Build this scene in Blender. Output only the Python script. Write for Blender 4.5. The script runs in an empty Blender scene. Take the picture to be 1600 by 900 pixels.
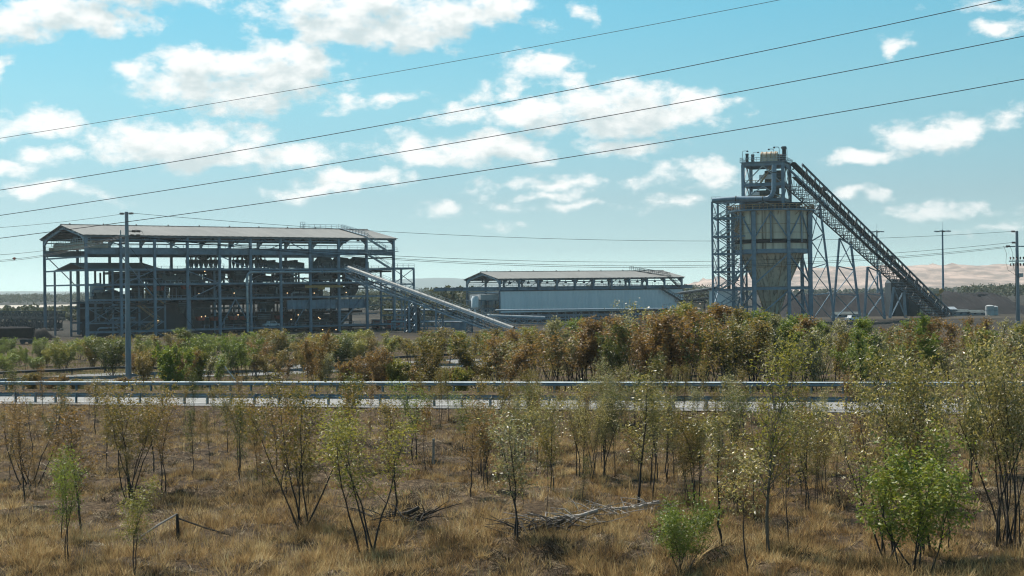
import bpy, math, random
import numpy as np
from mathutils import Vector, Matrix
R = math.radians
random.seed(7); rng = np.random.default_rng(7)
SC = bpy.context.scene
C = SC.collection

# ------------------------------------------------------------------ camera
F = 2222.0; ROLL = R(0.70); CZ = 11.5
cam_d = bpy.data.cameras.new('camera'); cam = bpy.data.objects.new('camera', cam_d); C.objects.link(cam)
cam_d.lens = 50.0; cam_d.sensor_width = 36.0; cam_d.clip_start = 0.5; cam_d.clip_end = 30000
cr, sr = math.cos(ROLL), math.sin(ROLL)
m = Matrix(((cr, sr, 0, 0), (0, 0, -1, 0), (-sr, cr, 0, CZ), (0, 0, 0, 1)))
cam.matrix_world = m
SC.camera = cam

def uv(px, py):
    x, y = px-800, py-450
    return x*cr - y*sr, x*sr + y*cr
def P(px, py, D):
    u, v = uv(px, py)
    return Vector((u*D/F, D, CZ - v*D/F))

# ------------------------------------------------------------------ light
SUN_EL = R(58); SUN_AZ = R(-42)          # azimuth from +Y, negative = to the left
w = bpy.data.worlds.new('World'); SC.world = w; w.use_nodes = True
nt = w.node_tree; nt.nodes.clear()
def N(t, typ, **k):
    n = t.nodes.new(typ)
    for a, b in k.items(): setattr(n, a, b)
    return n
def link(t, a, b): t.links.new(a, b)
def mathn(t, op, a, b=None, c=None, clamp=False):
    n = N(t, 'ShaderNodeMath', operation=op); n.use_clamp = clamp
    for i, s in enumerate((a, b, c)):
        if s is None: continue
        if isinstance(s, (int, float)): n.inputs[i].default_value = s
        else: link(t, s, n.inputs[i])
    return n.outputs[0]
def vmath(t, op, a, b=None):
    n = N(t, 'ShaderNodeVectorMath', operation=op)
    for i, s in enumerate((a, b)):
        if s is None: continue
        if isinstance(s, (tuple, list)): n.inputs[i].default_value = s
        else: link(t, s, n.inputs[i])
    return n.outputs['Value'] if op in ('LENGTH', 'DOT_PRODUCT', 'DISTANCE') else n.outputs[0]

# clouds: ellipses in azimuth / elevation of the sky, broken up by noise  (px, py, half width, half height, strength)
CL = [(95,18,120,26,1.0),(20,40,70,26,.9),(165,30,38,22,.85),(215,-20,120,30,1.0),
      (330,118,130,42,1.1),(430,108,100,42,1.05),(460,90,40,30,.9),(300,95,70,30,.9),(185,100,30,16,.6),(400,152,120,24,.9),
      (620,28,200,34,1.1),(540,55,90,22,.95),(660,62,50,18,.75),(760,15,70,26,.8),(560,5,150,26,.9),
      (55,195,70,22,.85),(75,245,50,14,.7),(18,265,60,16,.8),(230,225,100,34,.95),(300,215,100,28,.95),(370,245,140,20,.85),(480,235,70,18,.6),
      (80,305,80,13,.6),(0,105,22,18,.7),(560,280,80,20,.8),(520,298,90,12,.6),(760,235,110,24,.9),(680,240,90,20,.75),(640,225,50,20,.6),
      (850,105,65,20,.75),(905,122,45,14,.7),(775,140,50,18,.75),(880,175,180,30,1.05),(960,160,120,30,1.0),(1080,165,60,30,1.0),(1010,190,110,22,.9),
      (985,225,80,16,.6),(1090,275,70,18,.5),(865,284,60,12,.6),(850,305,50,8,.45),(900,323,80,9,.5),(1385,75,25,16,.6),(1555,43,38,14,.7),
      (1355,237,60,13,.75),(1465,210,70,26,.85),(1530,192,60,18,.6),(1335,300,50,12,.7),(1470,325,80,12,.55),(1565,350,70,10,.4),
      (1065,318,40,10,.45),(680,332,32,11,.55),(785,357,30,6,.4),(790,330,40,8,.3),(600,145,50,14,.5),(740,295,35,16,.4),(1110,285,50,14,.4),(1410,330,40,8,.35),(920,12,20,14,.45),(1560,8,60,12,.3)]
def cloud_group(CL, det):
    g = bpy.data.node_groups.new('cloud_density', 'ShaderNodeTree')
    g.interface.new_socket('P', in_out='INPUT', socket_type='NodeSocketVector')
    g.interface.new_socket('D', in_out='OUTPUT', socket_type='NodeSocketFloat')
    gi = N(g, 'NodeGroupInput'); go = N(g, 'NodeGroupOutput')
    p = gi.outputs[0]
    def noise(vec, sc, det, rough=.55):
        n = N(g, 'ShaderNodeTexNoise'); n.inputs['Scale'].default_value = sc; n.inputs['Detail'].default_value = det
        n.inputs['Roughness'].default_value = rough; link(g, vec, n.inputs['Vector']); return n
    n1 = noise(p, 22, 3); wv = vmath(g, 'SUBTRACT', n1.outputs['Color'], (.5, .5, .5))
    wv = vmath(g, 'MULTIPLY', wv, (.075, .03, 0)); q = vmath(g, 'ADD', p, wv)
    acc = None
    for (px, py, a, b, s) in CL:
        u, v = uv(px, py); az = math.atan(u/F); el = math.atan(-v/F*math.cos(az))
        fx, fy = F/a/1.25, F/b/1.25
        n = N(g, 'ShaderNodeVectorMath', operation='MULTIPLY_ADD'); link(g, q, n.inputs[0]); n.inputs[1].default_value = (fx, fy, 0); n.inputs[2].default_value = (-az*fx, -el*fy, 0)
        mm = mathn(g, 'MULTIPLY_ADD', vmath(g, 'LENGTH', n.outputs[0]), -s, s)
        acc = mm if acc is None else mathn(g, 'MAXIMUM', acc, mm)
    sp = vmath(g, 'MULTIPLY', p, (1, 1.7, 1))
    n2 = noise(sp, 38, det, .62)
    o = mathn(g, 'MULTIPLY_ADD', n2.outputs['Fac'], 1.9, -0.98)
    o = mathn(g, 'ADD', mathn(g, 'MINIMUM', acc, 0.55), o)
    link(g, o, go.inputs[0]); return g
tc = N(nt, 'ShaderNodeTexCoord')
sep = N(nt, 'ShaderNodeSeparateXYZ'); link(nt, tc.outputs['Generated'], sep.inputs[0])
az = mathn(nt, 'ARCTAN2', sep.outputs[0], sep.outputs[1])
el = mathn(nt, 'ARCSINE', sep.outputs[2])
comb = N(nt, 'ShaderNodeCombineXYZ'); link(nt, az, comb.inputs[0]); link(nt, el, comb.inputs[1])
def cg(G, vec):
    n = N(nt, 'ShaderNodeGroup'); n.node_tree = G; link(nt, vec, n.inputs[0]); return n.outputs[0]
d0 = cg(cloud_group(CL, 8), comb.outputs[0]); d1 = cg(cloud_group([c for c in CL if c[2]*c[3] > 1800], 3), vmath(nt, 'ADD', comb.outputs[0], (-.006, .013, 0)))
alpha = N(nt, 'ShaderNodeMapRange', interpolation_type='SMOOTHSTEP'); link(nt, d0, alpha.inputs[0])
alpha.inputs[1].default_value = -.07; alpha.inputs[2].default_value = .54
shade = N(nt, 'ShaderNodeMapRange', interpolation_type='SMOOTHSTEP'); link(nt, d1, shade.inputs[0])
shade.inputs[1].default_value = .0; shade.inputs[2].default_value = .85; shade.inputs[3].default_value = 1; shade.inputs[4].default_value = .0
# high layer keeps overhead sky free of the drawn clouds' repeats
lim = N(nt, 'ShaderNodeMapRange'); link(nt, el, lim.inputs[0]); lim.inputs[1].default_value = .02; lim.inputs[2].default_value = .07; lim.inputs[3].default_value = .55
a_ = mathn(nt, 'MULTIPLY', alpha.outputs[0], lim.outputs[0])
a_ = mathn(nt, 'MULTIPLY', a_, .96)
sky = N(nt, 'ShaderNodeTexSky', sky_type='NISHITA'); sky.sun_disc = False
sky.sun_elevation = SUN_EL; sky.sun_rotation = SUN_AZ; sky.air_density = 1.0; sky.dust_density = .35; sky.ozone_density = 2.0; sky.altitude = 50
tint = N(nt, 'ShaderNodeMix', data_type='RGBA', blend_type='MULTIPLY'); tint.inputs[0].default_value = 1
link(nt, vmath(nt, 'ADD', tc.outputs['Generated'], (0, 0, .05)), sky.inputs['Vector']) if 'Vector' in sky.inputs else None; link(nt, sky.outputs[0], tint.inputs[6]); 
eln = N(nt, 'ShaderNodeMapRange'); link(nt, el, eln.inputs[0]); eln.inputs[1].default_value = 0; eln.inputs[2].default_value = R(11)
trp = N(nt, 'ShaderNodeValToRGB'); link(nt, eln.outputs[0], trp.inputs[0]); ce = trp.color_ramp.elements
for k_, (p_, c_) in enumerate(((0, (.95, 1.15, 1.08)), (.14, (.70, .80, .76)), (.32, (.71, .80, .72)), (.7, (.70, 1.03, .86)), (1, (.585, 1.10, .94)))):
    e_ = ce[k_] if k_ < 2 else ce.new(p_)
    e_.position = p_; e_.color = (*c_, 1)
link(nt, trp.outputs[0], tint.inputs[7])
ccol = N(nt, 'ShaderNodeMix', data_type='RGBA'); link(nt, shade.outputs[0], ccol.inputs[0])
ccol.inputs[6].default_value = (5.0, 5.8, 5.9, 1); ccol.inputs[7].default_value = (8.3, 8.3, 8.1, 1)
mixc = N(nt, 'ShaderNodeMix', data_type='RGBA'); link(nt, a_, mixc.inputs[0]); link(nt, tint.outputs[2], mixc.inputs[6]); link(nt, ccol.outputs[2], mixc.inputs[7])
bg = N(nt, 'ShaderNodeBackground'); bg.inputs[1].default_value = .09; link(nt, mixc.outputs[2], bg.inputs[0])
wo = N(nt, 'ShaderNodeOutputWorld'); link(nt, bg.outputs[0], wo.inputs[0])

sun_d = bpy.data.lights.new('sun', 'SUN'); sun = bpy.data.objects.new('sun', sun_d); C.objects.link(sun)
sun_d.energy = 5.0; sun_d.angle = R(.55); sun_d.color = (1, .94, .85)
sd = Vector((math.sin(SUN_AZ)*math.cos(SUN_EL), math.cos(SUN_AZ)*math.cos(SUN_EL), math.sin(SUN_EL)))
sun.rotation_euler = sd.to_track_quat('Z', 'Y').to_euler(); sun.location = (0, 0, 200)
SC.view_settings.view_transform = 'Standard'; SC.view_settings.look = 'None'
SC.view_settings.exposure = 0.52; SC.view_settings.gamma = 1
SC.cycles.max_bounces = 6; SC.cycles.transparent_max_bounces = 8; SC.cycles.volume_bounces = 1; SC.cycles.use_denoising = True; SC.cycles.denoising_prefilter = 'ACCURATE'; SC.cycles.filter_width = 1.15; SC.cycles.sample_clamp_indirect = 4; SC.cycles.sample_clamp_direct = 12

# ------------------------------------------------------------------ materials
def ramp(t, fac, stops):
    r = N(t, 'ShaderNodeValToRGB'); link(t, fac, r.inputs[0])
    e = r.color_ramp.elements
    while len(e) < len(stops): e.new(.5)
    for k, (p, c) in enumerate(stops): e[k].position = p; e[k].color = (*c, 1)
    return r.outputs[0]
def mat(name, c, c2=None, rough=.6, metal=0, scale=1.0, det=6, lo=.35, hi=.65, stretch=(1, 1, 1), bump=0, extra=None, world=False, emit=None):
    M = bpy.data.materials.new(name); M.use_nodes = True; t = M.node_tree
    b = t.nodes['Principled BSDF']; b.inputs['Roughness'].default_value = rough; b.inputs['Metallic'].default_value = metal
    if c2 is None: c2 = tuple(x*.72 for x in c)
    tcn = N(t, 'ShaderNodeNewGeometry') if world else N(t, 'ShaderNodeTexCoord')
    vec = tcn.outputs['Position'] if world else tcn.outputs['Object']
    vec = vmath(t, 'MULTIPLY', vec, stretch)
    n = N(t, 'ShaderNodeTexNoise'); n.inputs['Scale'].default_value = scale; n.inputs['Detail'].default_value = det; n.inputs['Roughness'].default_value = .62
    link(t, vec, n.inputs['Vector'])
    col = ramp(t, n.outputs['Fac'], [(lo, c2), (hi, c)])
    if extra:   # (colour, scale, lo, hi, stretch)
        ec, es, el_, eh, est = extra
        n2 = N(t, 'ShaderNodeTexNoise'); n2.inputs['Scale'].default_value = es; n2.inputs['Detail'].default_value = 7; n2.inputs['Roughness'].default_value = .65
        link(t, vmath(t, 'MULTIPLY', vec, est), n2.inputs['Vector'])
        f = ramp(t, n2.outputs['Fac'], [(el_, (0, 0, 0)), (eh, (1, 1, 1))])
        mx = N(t, 'ShaderNodeMix', data_type='RGBA'); link(t, f, mx.inputs[0]); link(t, col, mx.inputs[6]); mx.inputs[7].default_value = (*ec, 1); col = mx.outputs[2]
    link(t, col, b.inputs['Base Color'])
    if bump:
        bn = N(t, 'ShaderNodeBump'); bn.inputs['Strength'].default_value = bump; bn.inputs['Distance'].default_value = .3
        link(t, n.outputs['Fac'], bn.inputs['Height']); link(t, bn.outputs[0], b.inputs['Normal'])
    if emit: b.inputs['Emission Color'].default_value = (*emit[0], 1); b.inputs['Emission Strength'].default_value = emit[1]
    return M
def leafmat(name, cols, trans=.4, rough=.5, spec=.45):
    M = bpy.data.materials.new(name); M.use_nodes = True; t = M.node_tree
    b = t.nodes['Principled BSDF']; out = t.nodes['Material Output']
    g = N(t, 'ShaderNodeNewGeometry'); oi = N(t, 'ShaderNodeObjectInfo')
    f = mathn(t, 'MULTIPLY_ADD', g.outputs['Random Per Island'], .75, mathn(t, 'MULTIPLY', oi.outputs['Random'], .25))
    col = ramp(t, f, [(k/(max(1, len(cols)-1)), c) for k, c in enumerate(cols)])
    link(t, col, b.inputs['Base Color']); b.inputs['Roughness'].default_value = rough; b.inputs['Specular IOR Level'].default_value = spec
    tr = N(t, 'ShaderNodeBsdfTranslucent'); link(t, vmath(t, 'MULTIPLY', col, (1.5, 1.45, .8)), tr.inputs[0])
    mx = N(t, 'ShaderNodeMixShader'); mx.inputs[0].default_value = trans
    link(t, b.outputs[0], mx.inputs[1]); link(t, tr.outputs[0], mx.inputs[2]); link(t, mx.outputs[0], out.inputs[0])
    return M
M = {}
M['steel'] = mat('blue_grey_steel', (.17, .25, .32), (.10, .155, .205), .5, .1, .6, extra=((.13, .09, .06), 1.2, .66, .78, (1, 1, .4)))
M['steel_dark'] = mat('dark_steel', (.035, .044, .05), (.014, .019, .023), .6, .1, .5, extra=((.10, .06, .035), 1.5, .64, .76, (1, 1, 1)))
M['steel_light'] = mat('galvanised_steel', (.34, .38, .40), (.2, .24, .27), .42, .5, .8)
M['machine'] = mat('dusty_machine_paint', (.07, .095, .09), (.025, .03, .03), .65, 0, .7, extra=((.15, .11, .07), .9, .6, .75, (1, 1, 1)))
M['rail_brown'] = mat('rusty_yellow_handrail', (.44, .27, .13), (.2, .12, .07), .7, 0, 1.5)
M['roof'] = mat('weathered_roof_sheet', (.19, .187, .176), (.15, .148, .14), .85, 0, .25, stretch=(1, .25, 1), extra=((.12, .11, .1), .7, .62, .8, (3, .3, 1)))
M['cladding'] = mat('pale_blue_cladding', (.76, .79, .80), (.66, .70, .72), .6, 0, .5, stretch=(1, 1, .08), extra=((.17, .19, .2), 1.4, .62, .85, (1, 1, .05)))
M['silo'] = mat('stained_cream_silo', (.69, .59, .46), (.52, .44, .33), .75, 0, .35, stretch=(1, 1, .25), extra=((.12, .08, .045), .8, .48, .66, (1, 1, .10)))
M['black'] = mat('coal_black_band', (.012, .012, .012), (.03, .027, .024), .9, 0, 1)
M['concrete'] = mat('pale_concrete', (.42, .44, .44), (.3, .31, .31), .85, 0, .4)
M['pole'] = mat('grey_concrete_pole', (.25, .29, .32), (.17, .2, .23), .8, 0, 1.2, stretch=(1, 1, .2))
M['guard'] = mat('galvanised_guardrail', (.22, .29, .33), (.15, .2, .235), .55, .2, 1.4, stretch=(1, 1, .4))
M['asphalt'] = mat('sun_bleached_asphalt', (.225, .215, .20), (.185, .175, .165), .8, 0, .9, world=True, extra=((.145, .14, .13), .25, .6, .8, (.2, 3, 1)))
M['gravel'] = mat('grey_verge_gravel', (.24, .235, .23), (.12, .115, .11), .95, 0, 4, world=True, bump=.6)
M['line'] = mat('road_line_paint', (.62, .62, .6), (.4, .4, .39), .7, 0, 3, world=True)
M['cable'] = mat('cable_black', (.018, .018, .022), None, .5)
M['porcelain'] = mat('dark_insulator', (.05, .03, .028), None, .3)
M['bark'] = mat('dark_bark', (.045, .036, .03), (.018, .015, .013), .9, 0, 3, stretch=(1, 1, .3))
M['bark_grey'] = mat('grey_bark', (.20, .165, .13), (.08, .065, .05), .9, 0, 3, stretch=(1, 1, .3))
M['deadwood'] = mat('bleached_dead_wood', (.36, .33, .30), (.17, .15, .135), .9, 0, 4, stretch=(1, 1, .4))
M['coal'] = mat('coal_stockpile', (.032, .031, .033), (.017, .017, .018), .95, 0, .05, world=True, bump=.5, extra=((.06, .053, .05), .3, .62, .78, (1, 1, 1)))
M['spoil'] = mat('pink_spoil_earth', (.43, .315, .26), (.20, .155, .13), .95, 0, .018, world=True, lo=.42, hi=.6, stretch=(1, .5, 8), extra=((.19, .17, .13), .03, .55, .75, (1, .5, 4)))
M['hill'] = mat('distant_bush', (.05, .065, .05), (.035, .045, .035), .95, 0, .003, world=True)
M['field'] = mat('pale_dry_field', (.46, .40, .33), (.36, .31, .25), .95, 0, .01, world=True)
M['cream'] = mat('cream_machine_paint', (.50, .43, .32), (.3, .25, .18), .6, 0, 1.2)
M['yellow'] = mat('faded_yellow_paint', (.42, .25, .05), (.25, .15, .05), .6, 0, 1.5)
M['red'] = mat('faded_red_paint', (.30, .07, .04), (.16, .045, .03), .65, 0, 1.5)
M['white'] = mat('white_paint', (.75, .76, .77), (.62, .64, .66), .4, 0, 1.5)
M['glass'] = mat('dark_window_glass', (.03, .05, .07), None, .1)
M['tan'] = mat('tan_crane_paint', (.36, .33, .26), (.24, .21, .17), .6, 0, .8)
M['rubber'] = mat('black_rubber', (.02, .02, .02), None, .8)
M['belt_cover'] = mat('pale_dusty_cover', (.40, .385, .36), (.22, .21, .19), .6, .1, .7)
for k_ in ('coal', 'black'): M[k_].node_tree.nodes['Principled BSDF'].inputs['Specular IOR Level'].default_value = .08
M['lamp_lit'] = mat('lit_lamp_glass', (.9, .8, .6), None, .4, emit=((1, .62, .28), 1.3))

def grassmat(name, cols, trans=.3):
    Mx = bpy.data.materials.new(name); Mx.use_nodes = True; t = Mx.node_tree
    b = t.nodes['Principled BSDF']; out = t.nodes['Material Output']
    g = N(t, 'ShaderNodeNewGeometry')
    n = N(t, 'ShaderNodeTexNoise'); n.inputs['Scale'].default_value = .16; n.inputs['Detail'].default_value = 5; n.inputs['Roughness'].default_value = .6
    link(t, vmath(t, 'MULTIPLY', g.outputs['Position'], (1, .8, 0)), n.inputs['Vector'])
    s = N(t, 'ShaderNodeMapRange'); link(t, n.outputs['Fac'], s.inputs[0]); s.inputs[1].default_value = .3; s.inputs[2].default_value = .7
    n3 = N(t, 'ShaderNodeTexNoise'); n3.inputs['Scale'].default_value = 1.5; n3.inputs['Detail'].default_value = 2; link(t, g.outputs['Position'], n3.inputs['Vector'])
    f = mathn(t, 'MULTIPLY_ADD', g.outputs['Random Per Island'], .34, mathn(t, 'MULTIPLY', s.outputs[0], .34))
    f = mathn(t, 'ADD', f, mathn(t, 'MULTIPLY_ADD', n3.outputs['Fac'], 1.7, -.72), clamp=True)
    col = ramp(t, f, [(k/(len(cols)-1), c) for k, c in enumerate(cols)])
    link(t, col, b.inputs['Base Color']); b.inputs['Roughness'].default_value = .7; b.inputs['Specular IOR Level'].default_value = .08
    tr = N(t, 'ShaderNodeBsdfTranslucent'); link(t, col, tr.inputs[0])
    mx = N(t, 'ShaderNodeMixShader'); mx.inputs[0].default_value = trans
    link(t, b.outputs[0], mx.inputs[1]); link(t, tr.outputs[0], mx.inputs[2]); link(t, mx.outputs[0], out.inputs[0])
    return Mx
M['grass'] = grassmat('dry_grass', [(.05, .034, .02), (.17, .105, .05), (.34, .215, .09), (.52, .36, .165), (.66, .49, .25), (.78, .64, .38)])
M['litter'] = grassmat('grey_dead_litter', [(.05, .04, .03), (.27, .205, .13), (.12, .09, .06), (.60, .49, .33), (.06, .045, .032)], .2)
M['scrub'] = grassmat('dark_low_scrub', [(.02, .016, .012), (.05, .037, .025), (.03, .03, .014), (.10, .07, .045)], .1)
M['midgrass'] = grassmat('belt_grass', [(.34, .23, .11), (.24, .2, .08), (.16, .17, .05), (.40, .28, .14), (.34, .24, .12)])
LEAF = {  # brightest leaf tones, pale above all, paint white glints into the colour
 'olive': leafmat('olive_gum_leaf', [(0.096, 0.086, 0.026), (0.149, 0.125, 0.032), (0.194, 0.133, 0.039), (0.351, 0.265, 0.131)]),
 'pale': leafmat('pale_gum_leaf', [(0.132, 0.131, 0.042), (0.194, 0.177, 0.059), (0.263, 0.215, 0.090), (0.596, 0.491, 0.287)], rough=.42, spec=.7),
 'green': leafmat('green_leaf', [(0.070, 0.103, 0.022), (0.123, 0.168, 0.030), (0.159, 0.192, 0.041), (0.245, 0.240, 0.082)]),
 'lime': leafmat('bright_green_leaf', [(0.105, 0.132, 0.025), (0.150, 0.196, 0.029), (0.194, 0.219, 0.045), (0.230, 0.204, 0.064)], .4),
 'rust': leafmat('rusty_leaf', [(.10, .068, .032), (.17, .105, .042), (.235, .13, .048), (.26, .20, .11)]),
 'yellow': leafmat('yellow_green_leaf', [(0.123, 0.131, 0.029), (0.189, 0.189, 0.043), (0.246, 0.217, 0.051), (0.290, 0.261, 0.116)]),
 'grey': leafmat('grey_green_leaf', [(0.094, 0.099, 0.049), (0.157, 0.155, 0.082), (0.251, 0.232, 0.131), (0.470, 0.407, 0.261)], rough=.44, spec=.6),
 'dark': leafmat('dark_green_leaf', [(0.040, 0.055, 0.018), (0.072, 0.089, 0.023), (0.112, 0.117, 0.034), (0.176, 0.152, 0.070)]),
}
LEAF['far'] = leafmat('far_wood_leaf', [(.05, .065, .04), (.075, .085, .05), (.09, .085, .055)], .2, .7, .2)

# ------------------------------------------------------------------ mesh helpers
def mesh_np(name, V, Fc, mats, fmat=None, smooth=False):
    me = bpy.data.meshes.new(name)
    V = np.asarray(V, dtype=np.float32); Fc = np.asarray(Fc, dtype=np.int32); k = Fc.shape[1]
    me.vertices.add(len(V)); me.vertices.foreach_set('co', V.ravel())
    me.loops.add(Fc.size); me.loops.foreach_set('vertex_index', Fc.ravel())
    me.polygons.add(len(Fc)); me.polygons.foreach_set('loop_start', np.arange(len(Fc), dtype=np.int32)*k)
    try: me.polygons.foreach_set('loop_total', np.full(len(Fc), k, dtype=np.int32))
    except Exception: pass
    for x in mats: me.materials.append(x)
    if fmat is not None: me.polygons.foreach_set('material_index', np.asarray(fmat, dtype=np.int32))
    if smooth: me.polygons.foreach_set('use_smooth', np.ones(len(Fc), dtype=bool))
    me.update(calc_edges=True); me.validate(); return me
class MB:
    def __init__(s): s.v = []; s.f = []; s.sm = []
    def add(s, vs, fs, smooth=False):
        n = len(s.v); s.v += [tuple(v) for v in vs]; s.f += [tuple(n+i for i in f) for f in fs]; s.sm += [smooth]*len(fs); return s
    def box(s, c, d, rz=0):
        hx, hy, hz = d[0]/2, d[1]/2, d[2]/2; ca, sa = math.cos(rz), math.sin(rz)
        vs = []
        for z in (-hz, hz):
            for x, y in ((-hx, -hy), (hx, -hy), (hx, hy), (-hx, hy)):
                vs.append((c[0]+x*ca-y*sa, c[1]+x*sa+y*ca, c[2]+z))
        return s.add(vs, [(3, 2, 1, 0), (4, 5, 6, 7), (0, 1, 5, 4), (1, 2, 6, 5), (2, 3, 7, 6), (3, 0, 4, 7)])
    def bb(s, a, b): return s.box(((a[0]+b[0])/2, (a[1]+b[1])/2, (a[2]+b[2])/2), (abs(b[0]-a[0]), abs(b[1]-a[1]), abs(b[2]-a[2])))
    def beam(s, a, b, w=.3, h=None):
        h = h or w; a = Vector(a); b = Vector(b); d = (b-a)
        if d.length < 1e-6: return s
        d.normalize(); up = Vector((0, 0, 1)) if abs(d.z) < .95 else Vector((0, 1, 0))
        sx = d.cross(up).normalized()*(w/2); sz = sx.cross(d).normalized()*(h/2)
        vs = [p+i*sx+j*sz for p in (a, b) for i, j in ((-1, -1), (1, -1), (1, 1), (-1, 1))]
        return s.add(vs, [(3, 2, 1, 0), (4, 5, 6, 7), (0, 1, 5, 4), (1, 2, 6, 5), (2, 3, 7, 6), (3, 0, 4, 7)])
    def ibeam(s, a, b, w=.4, h=.6):     # H section: two flanges and a web
        a = Vector(a); b = Vector(b); d = (b-a).normalized(); up = Vector((0, 0, 1)) if abs(d.z) < .95 else Vector((0, 1, 0))
        sx = d.cross(up).normalized(); sz = sx.cross(d).normalized(); t = min(w, h)*.14
        o = sz*(h/2-t/2)
        s.beam(a+o, b+o, w, t); s.beam(a-o, b-o, w, t); return s.beam(a, b, t, h-2*t)
    def tube(s, pts, r, n=8, cap=True):
        pts = [Vector(p) for p in pts]; r = r if isinstance(r, (list, tuple)) else [r]*len(pts)
        vs = []; fs = []; prev = None
        for i, p in enumerate(pts):
            d = (pts[min(i+1, len(pts)-1)]-pts[max(i-1, 0)]).normalized()
            if prev is None: ax = d.orthogonal().normalized()
            else: ax = (prev-d*prev.dot(d)); ax = ax.normalized() if ax.length > 1e-6 else d.orthogonal().normalized()
            prev = ax; ay = d.cross(ax)
            vs += [p+(ax*math.cos(6.28319*k/n)+ay*math.sin(6.28319*k/n))*r[i] for k in range(n)]
        for i in range(len(pts)-1):
            fs += [(i*n+k, i*n+(k+1) % n, (i+1)*n+(k+1) % n, (i+1)*n+k) for k in range(n)]
        if cap: fs += [tuple(range(n))[::-1], tuple((len(pts)-1)*n+k for k in range(n))]
        return s.add(vs, fs, True)
    def lathe(s, c, prof, n=24, cap=True):
        vs = [(c[0]+r*math.cos(6.28319*k/n), c[1]+r*math.sin(6.28319*k/n), c[2]+z) for r, z in prof for k in range(n)]
        fs = [(i*n+k, i*n+(k+1) % n, (i+1)*n+(k+1) % n, (i+1)*n+k) for i in range(len(prof)-1) for k in range(n)]
        if cap: fs += [tuple(range(n))[::-1], tuple((len(prof)-1)*n+k for k in range(n))]
        return s.add(vs, fs, True)
    def rail(s, a, b, h=1.1, step=2.2, r=.05):
        a = Vector(a); b = Vector(b); L = (b-a).length; k = max(1, round(L/step)); z = Vector((0, 0, 1))
        for i in range(k+1):
            p = a.lerp(b, i/k); s.beam(p, p+z*h, r*2)
        s.beam(a+z*h, b+z*h, r*2); s.beam(a+z*h*.55, b+z*h*.55, r*1.6); return s
    def stair(s, a, b, w=1.0, side=(0, 1, 0)):
        a = Vector(a); b = Vector(b); sd_ = Vector(side).normalized()*w/2
        for q in (-1, 1):
            s.beam(a+sd_*q, b+sd_*q, .12, .32)
            s.beam(a+sd_*q+Vector((0, 0, 1.1)), b+sd_*q+Vector((0, 0, 1.1)), .09)
            for k in range(4):
                p = a.lerp(b, (k+.5)/4)+sd_*q; s.beam(p, p+Vector((0, 0, 1.1)), .08)
        n = max(2, int(abs(b.z-a.z)/.45))
        for k in range(n): p = a.lerp(b, (k+.5)/n); s.beam(p-sd_, p+sd_, .28, .06)
        return s
    def build(s, name, m_, parent=None, edge=False):
        me = bpy.data.meshes.new(name); me.from_pydata(s.v, [], s.f); me.materials.append(m_)
        me.polygons.foreach_set('use_smooth', s.sm); me.update()
        if any(s.sm): me.set_sharp_from_angle(angle=R(40))
        o = bpy.data.objects.new(name, me); C.objects.link(o)
        if parent: o.parent = parent
        return o
def tag(o, label=None, cat=None, group=None, kind=None):
    if label: o['label'] = label
    if cat: o['category'] = cat
    if group: o['group'] = group
    if kind: o['kind'] = kind
    return o
def thing(name, label, cat, loc=(0, 0, 0), rz=0, group=None):
    o = bpy.data.objects.new(name, None); C.objects.link(o); o.empty_display_size = .3
    o.location = loc; o.rotation_euler = (0, 0, rz); return tag(o, label, cat, group)
KIDS = {}
def copy_tree(o, parent=None):
    c = o.copy(); C.objects.link(c)
    if parent: c.parent = parent
    for ch in [x for x in ALLCH(o)]: copy_tree(ch, c)
    return c
def ALLCH(o): return list(o.children)

# ------------------------------------------------------------------ terrain
KR = -0.51; CQ = .891
def qroad(x, y): return (y-87-KR*x)*CQ            # distance behind the near guardrail
def zroad(x): return 4.22+.0209*np.clip(x, -160, 160)
def sstep(a, b, x):
    t = np.clip((x-a)/(b-a), 0, 1); return t*t*(3-2*t)
_ph = rng.uniform(0, 6.28, (14, 3)); _fr = rng.uniform(.05, .62, 14); _an = rng.uniform(0, 6.28, 14)
def bumps(x, y):
    s = 0
    for k in range(14):
        s = s + np.sin((x*math.cos(_an[k])+y*math.sin(_an[k]))*_fr[k]*1.6+_ph[k, 0])*(.055/(.4+_fr[k]*2.2))
    return s
def zground(x, y):
    x = np.asarray(x, float); y = np.asarray(y, float)
    q = qroad(x, y); b = bumps(x, y)
    fore = 3.35+.014*np.clip(x, -60, 60)+b*1.2+.15*np.sin(x*1.9+np.sin(y*.8)*1.7)*np.sin(y*1.45+np.sin(x*.9)*1.5)
    mid = np.interp(q, [12, 25, 60, 120, 200, 260], [2.9, 2.75, 2.0, 1.15, .25, 0.0])
    mid = mid+.010*np.clip(x, -60, 60)*sstep(200, 40, q)+b*.8*sstep(300, 150, q)
    zr = zroad(x)-.03
    z = np.where(q < 5, fore+(zr-fore)*sstep(-4.2, -1.2, q), zr+(mid-zr)*sstep(12.4, 16, q))
    return z
def zg(x, y): return float(zground(x, y))
def gpt(px, py):
    """ground point seen at a pixel of the photograph"""
    lo, hi = 20.0, 900.0
    u, v = uv(px, py)
    for _ in range(50):
        D = (lo+hi)/2
        if CZ-v*D/F > zg(u*D/F, D): lo = D
        else: hi = D
    return Vector((u*lo/F, lo, zg(u*lo/F, lo)))
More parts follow.
